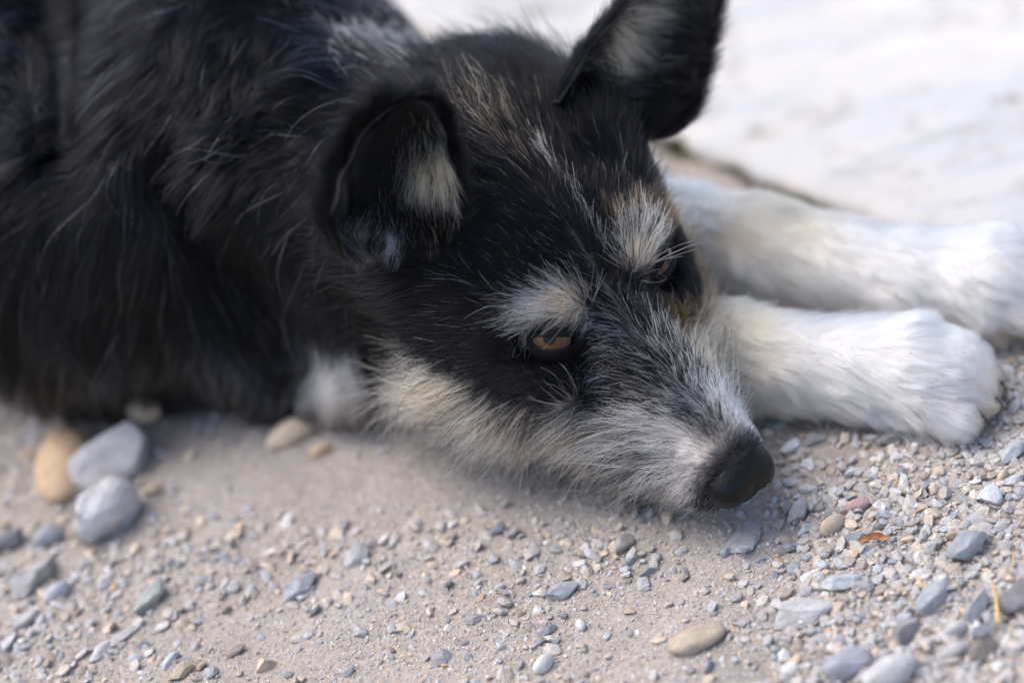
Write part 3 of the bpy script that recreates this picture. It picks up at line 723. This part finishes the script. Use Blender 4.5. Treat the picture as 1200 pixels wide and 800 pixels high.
# head coat
def w_head(c, nrm):
    m = regions(c); return visible_weight(c, nrm) * (m['head'] > .02)
def make_head(n, radius, lmul, rr, name, wild, clump_n, sel=None):
    P, N = sample(BV, BF, n, rr, w_head); m = regions(P); h = m['h']; x, y, z = h.T; ay = np.abs(y); s = np.where(y < 0, -1, 1)
    nh = N @ HM
    side = sst(.25, .95, np.abs(nh[:, 1])); low = sst(0, -.6, nh[:, 2])
    D = np.stack([-np.ones(n), s * .25 * (1 - side), -.70 * side - .3 * low], -1)
    D[:, 0] += .45 * low * sst(-9, -5, x)
    up = sst(-12, -9.5, x) * sst(-7.5, -8.6, x) * (z > 3)
    D += np.stack([0 * x, s * .5 * up, 0 * x], -1)
    # whorl of the brows: hairs stand away from their core
    bw = m['brow'][:, None]; core = np.stack([np.full(n, -8.95), s * 1.75, np.full(n, 4.2)], -1)
    rad_ = unit(h - core) * .8 + np.where(s < 0, 1, 0)[:, None] * np.array([-.45, -1.05, -.25]) + np.where(s < 0, 0, 1)[:, None] * np.array([-.5, .4, .1])
    D = D * (1 - sst(.1, .6, bw)) + rad_ * 1.0 * sst(.1, .6, bw)
    L = .85 + .75 * sst(-12, -17, x) + 1.0 * sst(2.8, 4.6, ay) * sst(-10.5, -13, x)
    L = np.where(x > -9, .55 + .55 * sst(-2, -7, x), L)
    L = L + m['side'] * (.35 + .95 * sst(-2.2, -5, x)) + .9 * m['side'] * low + m['cheek'] * 1.0 + .5 * low * sst(-3, -6, x)
    L = L + 1.1 * np.exp(-(((x + 16.3) / 2.2) ** 2 + ((ay - 5.3) / 2.2) ** 2 + ((z - 5.2) / 2.0) ** 2))
    L = L * (1 - .72 * sst(-2.9, -1.5, x)); L = L + m['brow'] * (.15 + .95 * rr.random(n))
    ed = np.minimum(*[np.linalg.norm(h - EYE[q], axis=1) for q in (-1, 1)]); er = sst(2.3, 1.2, ed) * (1 - m['brow']) 
    L = L * (1 - .65 * er)
    L = L * rr.uniform(.55, 1.15, n) * lmul * .01
    C0, C1 = coat(P, rr, m)
    if sel is None: C1 = C1 * (1 - .45 * np.clip(m['side'] + m['bridge'] + m['brow'], 0, 1))[:, None]; C0 = C0 * (1 - .35 * np.clip(m['side'] + m['bridge'] + m['brow'], 0, 1))[:, None]
    lift = .26 + .30 * m['brow'] + .2 * m['side'] + .15 * m['cheek'] - .12 * sst(-3.5, -1.5, x)
    drp = .05 + .25 * m['side'] + .3 * low
    keep = (ed > .84) & ~((x > -.85) & (ay < 1.6)) & (rr.random(n) > .8 * m['nose'] * 0)
    pale_ = C1.mean(1) > .3
    if sel is not None: keep &= sel(m, pale_, h)
    k = keep
    pts = grow(P[k], N[k], hdir(D[k]), L[k], lift[k], drp[k], K=7, wild=(wild + .25 * m['brow'] + .10 * m['side'])[k], clump=.55, clump_n=max(50, int(k.sum() / clump_n)), r=rr, seed=3, cf=55.)
    R = radius * np.where(pale_[k], 1.25, 1.0) * rr.uniform(.7, 1.25, k.sum()) * (1 - .35 * sst(-4, -2, x[k]))
    return hair_object(name, pts, C0[k], C1[k], R)
make_head(95000, .000075, 1.0, r, 'head_fur', .22, 14)
make_head(40000, .00015, 1.45, r, 'guard_hair', .55, 2.5, lambda m, pale_, h: (m['side'] + m['brow'] + m['cheek'] + m['bridge'] > .25) | (r.random(len(h)) < .35))

# body coat
def w_body(c, nrm): m = regions(c); return visible_weight(c, nrm, 220) * (m['body'] > .02)
def make_body(n, rr, name, lmul, wild, cn, radius):
    P, N = sample(BV, BF, n, rr, w_body); m = regions(P)
    q = sst(.25, .9, np.abs(N[:, 2]))
    D = BACK * (.35 + .8 * q)[:, None] + DOWN * (1.25 - .5 * q)[:, None]
    nk = np.exp(-((np.linalg.norm(P - h2w((-23, 0, 2)), axis=1)) / .07) ** 2)
    L = (.030 + .014 * sst(.0, .5, noise(P, 14, 3)) + .008 * sst(-.15, -.22, P[:, 0]) - .008 * nk) * rr.uniform(.55, 1.15, n) * lmul
    L = np.where(m['chest'] > .4, .016, L)
    C0, C1 = coat(P, rr, m)
    # pale fan on the nape and pale tuft under the throat
    hp = P - NAPE; fan = np.exp(-((hp @ NU) / .022) ** 2 - ((hp @ NV) / .009) ** 2)
    k = rr.random(n) < fan * .75; C0[k] = SILVER * .9; C1[k] = WHITE
    tf = np.exp(-(np.linalg.norm((P - TUFT) / np.array([.010, .016, .014]), axis=1)) ** 2); k = rr.random(n) < tf * .9; C0[k] = SILVER; C1[k] = WHITE; L[k] = .042 * rr.uniform(.7, 1.1, k.sum())
    lift = .30 + .25 * sst(.2, .7, noise(P, 20, 6)); drp = .25 + .25 * (1 - q)
    pts = grow(P, N, D + .55 * np.stack([noise(P, 16, 1), noise(P, 16, 2), noise(P, 16, 5) * .5], -1), L, lift, drp, K=9, wild=wild, curl=.22, clump=.85, clump_n=int(n / cn), r=rr, seed=6, cf=34.)
    sh_ = sst(.15, .9, noise(P, 95, 7))[:, None] * np.array([.009, .0095, .013]); kb = C1.mean(1) < .1; C0[kb] += sh_[kb] * .5; C1[kb] += sh_[kb]; C0[kb] *= rr.uniform(.4, 2.5, kb.sum())[:, None]; C1[kb] *= rr.uniform(.3, 2.0, kb.sum())[:, None]  # streaks of bluish sheen painted into the black hair colour, plus random tone
    R = radius * rr.uniform(.6, 1.4, n) * np.where(C1.mean(1) > .3, 1.15, 1.0)
    return hair_object(name, pts, C0, C1, R, .25, mat=HAIR_BODY)
NAPE = np.array([-.088, .178, .162]); NU = RGT; NV = UPV
TUFT = np.array([-.152, .138, .045])
make_body(95000, r, 'body_fur', 1.12, .22, 110, .00014)

# single long pale hairs over the neck and shoulder
P, N = sample(BV, BF, 160, r, lambda c, nrm: w_body(c, nrm) * (c[:, 2] > .07)); q = sst(.25, .9, np.abs(N[:, 2]))
pts = grow(P, N, BACK * (.35 + .8 * q)[:, None] + DOWN * (1.25 - .5 * q)[:, None], .040 * r.uniform(.5, 1.2, 160), .45, .35, K=9, wild=.5, curl=.3, r=r, seed=6, cf=34.)
hair_object('stray_hair', pts, np.tile(SILVER, (160, 1)), np.tile(WHITE, (160, 1)), .00017, .3)
# a few long whiskers on the muzzle
P, N = sample(BV, BF, 26, r, lambda c, nrm: w_head(c, nrm) * (lambda h: sst(-6.5, -5.5, h[:, 0]) * sst(-2.2, -3.2, h[:, 0]) * (h[:, 2] < .2) * (np.abs(h[:, 1]) > 1.2))(w2h(c)) + 1e-12)
pts = grow(P, N, hdir(np.tile([-.8, 0, -.3], (26, 1))), .036 * r.uniform(.5, 1.2, 26), .9, .25, K=9, wild=.3, r=r, seed=1)
wc = np.where(r.random((26, 1)) < .6, WHITE, BLACK * 3) * np.ones((26, 3)); hair_object('whisker', pts, wc, wc, .00016, .3)
# pale tufts hanging under the throat
for cen, nt_, c0, c1, ln in (((-.152, .118, .056), 1300, SILVER * 1.4, WHITE, .042), ((-.128, .112, .036), 500, SILVER * .4, SILVER * .9, .034), ((-.170, .146, .036), 350, SILVER * .4, SILVER * .9, .030)):
    cen = np.array(cen); P, N = sample(BV, BF, nt_, r, lambda c, nrm: np.exp(-(np.linalg.norm((c - cen) / np.array([.007, .014, .010]), axis=1)) ** 2) + 1e-12)
    pts = grow(P, N, np.tile([-.45, -.55, -1.0], (nt_, 1)), ln * r.uniform(.5, 1.15, nt_), .35, .35, K=8, wild=.32, curl=.12, clump=.7, clump_n=40, r=r, seed=2, cf=60.)
    hair_object('throat_tuft', pts, np.tile(c0, (nt_, 1)), np.tile(c1, (nt_, 1)), .00014, .25)

# leg coat
SEG = [(np.array(a[0]), np.array(b[0])) for Lg in (NEAR_LEG, FAR_LEG) for a, b in zip(Lg[:-1], Lg[1:])]
def leg_dir(P):
    best = np.full(len(P), 9.); D = np.zeros((len(P), 3))
    for a, b in SEG:
        t = np.clip(((P - a) @ (b - a)) / ((b - a) @ (b - a)), 0, 1); d = np.linalg.norm(P - a - t[:, None] * (b - a), axis=1)
        k = d < best; best[k] = d[k]; D[k] = unit(b - a)
    return D
def w_leg(c, nrm): m = regions(c); return visible_weight(c, nrm, 150) * (m['leg'] > .02)
n = 80000; P, N = sample(BV, BF, n, r, w_leg); m = regions(P); C0, C1 = coat(P, r, m)
toe = sst(.085, .11, P[:, 0]) * (P[:, 1] < .06) + sst(.145, .165, P[:, 0])
L = (.0195 - .010 * toe) * r.uniform(.6, 1.2, n)
pts = grow(P, N, leg_dir(P) + DOWN * .35, L, .38, .22, K=6, wild=.34, clump=.75, clump_n=2600, r=r, seed=9, cf=60.)
hair_object('leg_fur', pts, C0, C1, .00012 * r.uniform(.7, 1.3, n))

# ---------------------------------------------------------------- ears
def make_ear(base, tip, opn, w0, depth, th0, th1, bend, inner_fn, seed, pw=2.4, bulge=.3, tmax=1.0, tmin=-1.0, rim_n=8000, skew=.0, tilt=.0, n_out=9000, n_in=6000):
    base, tip, opn = map(np.asarray, (base, tip, opn)); A = unit(tip - base); O = unit(opn - (opn @ A) * A); Sd = unit(np.cross(A, O)); Ln = np.linalg.norm(tip - base)
    ns, ntt = 34, 36; s = np.linspace(0, 1, ns)[:, None]; t = np.linspace(tmin, tmax, ntt)[None]
    def surf(s, t, off=0.):
        Rr = w0 * np.sqrt(np.clip(1 - s ** pw, 0, 1)) * (1 + .05 * np.sin(9 * s + seed) + .03 * np.sin(23 * s + 5 * t)) * (1 - bulge * .45 + bulge * np.sin(np.clip(s, 0, 1) * 2.6)) + 1e-4 - off
        th = np.radians(th0 + (th1 - th0) * s) * t
        c = base + A * (Ln * (s + tilt * np.clip(t, 0, 1) * (1 - s)))[..., None] + O * (bend * s ** 2)[..., None] + Sd * (skew * s ** 1.5)[..., None]
        return c + Sd * (Rr * np.sin(th))[..., None] - O * (Rr * depth * np.cos(th) - w0 * depth * .6)[..., None]
    outer = surf(s, t, 0.0); inner = surf(s, t, .0022)
    inner = inner + O * .0008
    V = np.concatenate([outer.reshape(-1, 3), inner.reshape(-1, 3)]); n0 = ns * ntt
    I = np.arange(n0).reshape(ns, ntt); q = np.stack([I[:-1, :-1], I[:-1, 1:], I[1:, 1:], I[1:, :-1]], -1).reshape(-1, 4)
    Fo = q[:, ::-1]; Fi = q + n0
    rimf = []
    edge = list(I[:, 0][::-1]) + list(I[0, 1:]) + list(I[1:, -1]) + list(I[-1, -2:0:-1])
    for a, b in zip(edge, edge[1:] + edge[:1]): rimf.append((a, b, b + n0, a + n0))
    # orientation: outer faces must look away from the cup
    c0 = V[Fo[len(Fo) // 2]].mean(0); nn = np.cross(V[Fo[len(Fo) // 2][1]] - V[Fo[len(Fo) // 2][0]], V[Fo[len(Fo) // 2][2]] - V[Fo[len(Fo) // 2][0]])
    if nn @ O > 0: Fo = Fo[:, ::-1]; Fi = Fi[:, ::-1]
    me = mesh_np('ear', V, np.concatenate([Fo, Fi, np.array(rimf)])); set_col(me, np.tile([.010, .009, .010], (len(V), 1)))
    e = dpart('ear', me, sk.m)
    rr = np.random.default_rng(seed)
    Po, No = sample(V, Fo, n_out, rr); D = np.tile(A, (n_out, 1)) + .25 * O
    C = np.tile(BLACK, (n_out, 1)); k = rr.random(n_out) < .03; C[k] = SILVER * .5
    pts = grow(Po, No, D, .013 * rr.uniform(.6, 1.2, n_out), .30, .1, K=5, wild=.3, clump=.4, clump_n=500, r=rr, follow=False, seed=4)
    hair_object('fur', pts, C, C, .00007, parent=e)
    Pi, Ni = sample(V, Fi, n_in, rr)
    rel = Pi - base; sv = (rel @ A) / Ln; tv = (rel @ Sd) / w0
    keep, C0, C1, L, Dv = inner_fn(sv, tv, rr, A, Sd, O)
    pts = grow(Pi[keep], Ni[keep], Dv[keep], L[keep], .5, .1, K=6, wild=.4, clump=.5, clump_n=200, r=rr, follow=False, seed=5)
    hair_object('inner_fur', pts, C0[keep], C1[keep], .00008, parent=e)
    # short fringe along the rim
    k = rr.integers(0, ns - 1, rim_n); u = rr.random(rim_n); sd_ = rr.integers(0, 2, rim_n)
    R1 = outer.reshape(ns, ntt, 3); lo_ = np.where(sd_[:, None] == 0, R1[k, 0], R1[k, -1]); hi_ = np.where(sd_[:, None] == 0, R1[k + 1, 0], R1[k + 1, -1])
    Pr = lo_ + (hi_ - lo_) * u[:, None]; sg = np.where(sd_ == 0, -1, 1)[:, None]
    pts = grow(Pr, unit(Sd * sg + O * .4), A + Sd * sg * .3, .013 * rr.uniform(.3, 1.3, rim_n), .35, .05, K=5, wild=.5, clump=.3, clump_n=300, r=rr, follow=False, seed=8)
    Cr = np.tile(BLACK, (rim_n, 1)); hair_object('rim_fur', pts, Cr, Cr, .00007, parent=e)
    return e
def near_inner(sv, tv, rr, A, Sd, O):
    n = len(sv); C0 = np.tile(BLACK, (n, 1)); C1 = C0.copy(); L = .009 * rr.uniform(.5, 1.2, n)
    a = np.exp(-(((sv - .50) / .24) ** 2 + ((tv - .72 * NEAR_SIGN) / .36) ** 2)); b = np.exp(-(((sv - .14) / .14) ** 2 + ((tv + .45 * NEAR_SIGN) / .36) ** 2)); c = np.exp(-(((sv - .05) / .16) ** 2 + ((tv - .05) / .14) ** 2))
    k = rr.random(n) < a * 1.1; C0[k] = TAN * np.array([1.0, .85, .7]); C1[k] = TAN * np.array([1.4, 1.25, 1.05])
    k = rr.random(n) < b * .8; C0[k] = BROWN * 2; C1[k] = CREAM * .85
    k = rr.random(n) < c * .9; C0[k] = SILVER; C1[k] = WHITE
    L = L * (1 + .7 * (a + c)); D = -A * .9 - Sd * .2 * NEAR_SIGN + O * .2
    return rr.random(n) < .9, C0, C1, L, np.tile(D, (n, 1))
def far_inner(sv, tv, rr, A, Sd, O):
    n = len(sv); C0 = np.tile(BLACK, (n, 1)); C1 = C0.copy(); L = .010 * rr.uniform(.5, 1.2, n)
    a = np.exp(-(((sv - .36) / .15) ** 2 + ((tv + .25 * FAR_SIGN) / .40) ** 2)); b = np.exp(-(((sv - .55) / .5) ** 2 + ((tv + .1 * FAR_SIGN) / .35) ** 2))
    k = rr.random(n) < b * .6; C0[k] = BROWN * 1.2; C1[k] = BROWN * 2.4
    k = rr.random(n) < a * 1.1; C0[k] = TAN * np.array([1.0, .85, .7]); C1[k] = CREAM * np.array([1, .93, .82])
    L = L * (1 + .8 * a); D = A * .3 + Sd * .8 * FAR_SIGN + O * .2
    return rr.random(n) < .9, C0, C1, L, np.tile(D, (n, 1))
def at(px, py, d): return CAM + d * ray(px, py)
NEAR_SIGN = 1; FAR_SIGN = 1
make_ear(at(462, 292, 1.002), at(440, 118, .992), -FWD + .30 * RGT - .25 * UPV, .0285, .85, 100, 85, .006, near_inner, 31, pw=2.0, tmax=.70, n_in=11000, skew=.010)
make_ear(at(692, 160, 1.064), at(842, -130, 1.082), -FWD * .75 + RGT * .62 - UPV * .15, .0330, .7, 92, 60, .0, far_inner, 32, pw=1.25, bulge=.05, tmin=-.85, n_in=9000, tilt=.17)

# ---------------------------------------------------------------- eyes
cdir = unit(-FWD @ HM); rl = unit(RGT @ HM); ul = unit(UPV @ HM)
em = Mat('eye_white'); em.b.inputs['Base Color'].default_value = (.10, .055, .045, 1); em.b.inputs['Roughness'].default_value = .12
im = Mat('iris'); co = im.coord(); sx = im.n('ShaderNodeSeparateXYZ'); im.l(co, sx.inputs[0])
rd = im.n('ShaderNodeVectorMath', operation='LENGTH'); cm2 = im.n('ShaderNodeCombineXYZ'); im.l(sx.outputs[0], cm2.inputs[0]); im.l(sx.outputs[1], cm2.inputs[1]); im.l(cm2.outputs[0], rd.inputs[0])
at2 = im.n('ShaderNodeMath', operation='ARCTAN2'); im.l(sx.outputs[0], at2.inputs[0]); im.l(sx.outputs[1], at2.inputs[1])
cb = im.n('ShaderNodeCombineXYZ'); im.l(at2.outputs[0], cb.inputs[0]); mr = im.n('ShaderNodeMath', operation='MULTIPLY'); im.l(rd.outputs['Value'], mr.inputs[0]); mr.inputs[1].default_value = 300; im.l(mr.outputs[0], cb.inputs[1])
fn_ = im.noise(7, 4, .7, cb.outputs[0])
rc = im.ramp(rd.outputs['Value'], [(.0, (.03, .012, .004)), (.0034, (.065, .022, .005)), (.0047, (.11, .038, .009)), (.0058, (.012, .006, .004))])
im.l(im.mix(1.0, rc, im.ramp(fn_.outputs[0], [(.3, (.6, .6, .6)), (.7, (1.5, 1.45, 1.4))]), 'MULTIPLY'), im.b.inputs['Base Color']); im.b.inputs['Roughness'].default_value = .25; im.b.inputs['Coat Weight'].default_value = .3; im.b.inputs['Specular IOR Level'].default_value = .25; im.b.inputs['Coat Roughness'].default_value = .03
pm = Mat('pupil'); pm.b.inputs['Base Color'].default_value = (.004, .004, .005, 1); pm.b.inputs['Roughness'].default_value = .08; pm.b.inputs['Specular IOR Level'].default_value = .25
lm_ = Mat('eyelid_skin'); q = lm_.noise(900, 4, .7, lm_.coord()); lm_.b.inputs['Base Color'].default_value = (.006, .0055, .0065, 1); lm_.b.inputs['Roughness'].default_value = .5; lm_.b.inputs['Specular IOR Level'].default_value = .12; lm_.l(lm_.bump(q.outputs[0], .5, .0006), lm_.b.inputs['Normal'])
def cap(R, a0, a1, nr=14, na=40):
    V = []; 
    for i in range(nr):
        a = a0 + (a1 - a0) * i / (nr - 1)
        for j in range(na): b = j * math.tau / na; V.append((R * math.sin(a) * math.cos(b), R * math.sin(a) * math.sin(b), R * math.cos(a)))
    F = [(i * na + j, (i + 1) * na + j, (i + 1) * na + (j + 1) % na, i * na + (j + 1) % na) for i in range(nr - 1) for j in range(na)]
    return mesh_np('cap', V, F)
for s in (-1, 1):
    E = EYE[s]; gz = unit(cdir + (-.10 if s < 0 else .38) * rl + (-.07 if s < 0 else -.05) * ul)
    if s > 0: gz = unit(np.array([.80, .42, .42]))
    gw = hdir(gz); R_ = .0105 * .84
    eye = dpart('eye', cap(R_, 0.0005, 3.0, 24, 40), em.m)
    rot = Vector(gw).to_track_quat('Z', 'Y').to_matrix().to_4x4(); eye.matrix_parent_inverse = Matrix.Identity(4)
    eye.matrix_basis = DOGI @ (Matrix.Translation(Vector(h2w(E))) @ rot)
    ir = dpart('iris', cap(R_ * 1.012, .001, .74), im.m, eye); pu = dpart('pupil', cap(R_ * 1.022, .001, .30), pm.m, eye)
    Gd = unit(np.array([.62, .45 * s, .62])); Xd = unit(np.array([.68, -.73 * s, 0.0])); Xd = unit(Xd - (Xd @ Gd) * Gd); Yd = unit(np.cross(Gd, Xd)) 
    if Yd[2] < 0: Yd = -Yd
    na, nr = 56, 16; V = []
    for i in range(nr):
        u = i / (nr - 1)
        for j in range(na):
            b = j * math.tau / na; cx_, sy_ = math.cos(b), math.sin(b)
            X0 = (1.28 if cx_ > 0 else .98) * abs(cx_) ** .9 * (1 if cx_ > 0 else -1); Y0 = (1 if s < 0 else .7) * (.28 if sy_ > 0 else .36) * abs(sy_) ** 1.15 * (1 if sy_ > 0 else -1) - .06
            k = 1 + .55 * u ** 1.2; kx = 1 + .28 * u ** 1.2
            X_, Y_ = X0 * kx, Y0 * (k + .6 * u) + .25 * u * (sy_)
            rho = math.hypot(X_, Y_); RL = 1.05 + .02 + .09 * math.sin(min(1, u * 5) * math.pi / 2)
            Zb = math.sqrt(max(RL ** 2 - min(rho, RL * .86) ** 2, .0)) - max(0, rho - RL * .86) * .95
            V.append(h2w(E + (Xd * X_ + Yd * Y_ + Gd * Zb) * .84))
    F = [(i * na + j, i * na + (j + 1) % na, (i + 1) * na + (j + 1) % na, (i + 1) * na + j) for i in range(nr - 1) for j in range(na)]
    Vn = np.array(V); li = Matrix(eye.matrix_basis).inverted() @ DOGI
    Vl = np.array([list(li @ Vector(v)) for v in Vn]); lid = dpart('eyelid', mesh_np('eyelid', Vl, F), lm_.m, eye)

# ---------------------------------------------------------------- nose
def nose_sdf(q):
    q = (q + np.array([.10, -.06, .52])) / .90; m = np.stack([q[..., 0], np.abs(q[..., 1]), q[..., 2]], -1)
    d = ell(q, (-1.05, 0, .15), (1.35, 1.55, 1.25))
    d = smin(d, ell(m, (-.80, .90, -.10), (1.12, .92, 1.02)), .45)
    d = smin(d, ell(q, (-.6, 0, -.75), (.7, .5, .8)), .4)
    d = smax(d, -cone(q, (.35, 0, .3), (.05, 0, -2.0), .10, .16), .18)             # groove
    d = smax(d, -cone(m, (.40, .62, -.42), (-.5, .75, -.25), .24, .22), .16)        # nostrils
    d = smax(d, -cone(m, (.15, .95, -.50), (-.5, 1.9, -.62), .10, .20), .14)        # side slits
    return d * .90
NV_, NF_ = surface_net(nose_sdf, (-2.8, -2.2, -2.2), (.9, 2.2, 1.7), .06)
nm_ = Mat('nose_leather'); co = nm_.coord(); vo = nm_.n('ShaderNodeTexVoronoi'); vo.inputs['Scale'].default_value = 1500; nm_.l(co, vo.inputs['Vector'])
q = nm_.noise(300, 4, .6, co)
nm_.l(nm_.ramp(q.outputs[0], [(.3, (.0012, .0013, .002)), (.7, (.003, .0033, .0042))]), nm_.b.inputs['Base Color'])
nm_.b.inputs['Roughness'].default_value = .36; nm_.b.inputs['Specular IOR Level'].default_value = .12; nm_.b.inputs['Coat Weight'].default_value = .30; nm_.b.inputs['Coat Roughness'].default_value = .12; nm_.l(nm_.bump(vo.outputs['Distance'], .55, .0006), nm_.b.inputs['Normal'])
dpart('nose', mesh_np('nose', h2w(NV_), NF_), nm_.m)
# velvet hair on the nose top
n = 9000; P, N = sample(h2w(NV_), NF_, n, r); h = w2h(P); k = (h[:, 0] < -.45 - .35 * np.abs(h[:, 1])) & ((N @ HM)[:, 2] > .1)
P, N = P[k], N[k]; n = len(P); C = np.tile(BLACK * 3, (n, 1)) * r.uniform(.6, 2.2, (n, 1))
pts = grow(P, N, np.tile(hdir((-1, 0, 0)), (n, 1)), .0022 * r.uniform(.6, 1.3, n), .25, 0, K=4, wild=.3, r=r, follow=False)
hair_object('nose_fur', pts, C, C, .00005)

# claws
clm = Mat('claw'); clm.b.inputs['Base Color'].default_value = (.05, .035, .03, 1); clm.b.inputs['Roughness'].default_value = .4
for Lg in (NEAR_LEG, FAR_LEG):
    e = np.array(Lg[-1][0]); ax = unit(e - np.array(Lg[-3][0])); sd_ = unit(np.cross(ax, (0, 0, 1)))
    for j, o_ in enumerate((-1.5, -.5, .5, 1.5)):
        c = e + sd_ * o_ * .0115 + ax * (.0175 - .004 * (abs(o_) > 1)); c[2] = .0125; V = []; nn_ = 9
        for i in range(nn_):
            t = i / (nn_ - 1); ctr = c + ax * (.006 * t) - np.array([0, 0, .0075 * t ** 1.6]); rr_ = .0021 * (1 - .85 * t)
            for b in range(10): V.append(ctr + rr_ * (math.cos(b * math.tau / 10) * sd_ + math.sin(b * math.tau / 10) * np.array([0, 0, 1])))
        F = [(i * 10 + b, i * 10 + (b + 1) % 10, (i + 1) * 10 + (b + 1) % 10, (i + 1) * 10 + b) for i in range(nn_ - 1) for b in range(10)]
        dpart('claw', mesh_np('claw', V, F), clm.m)
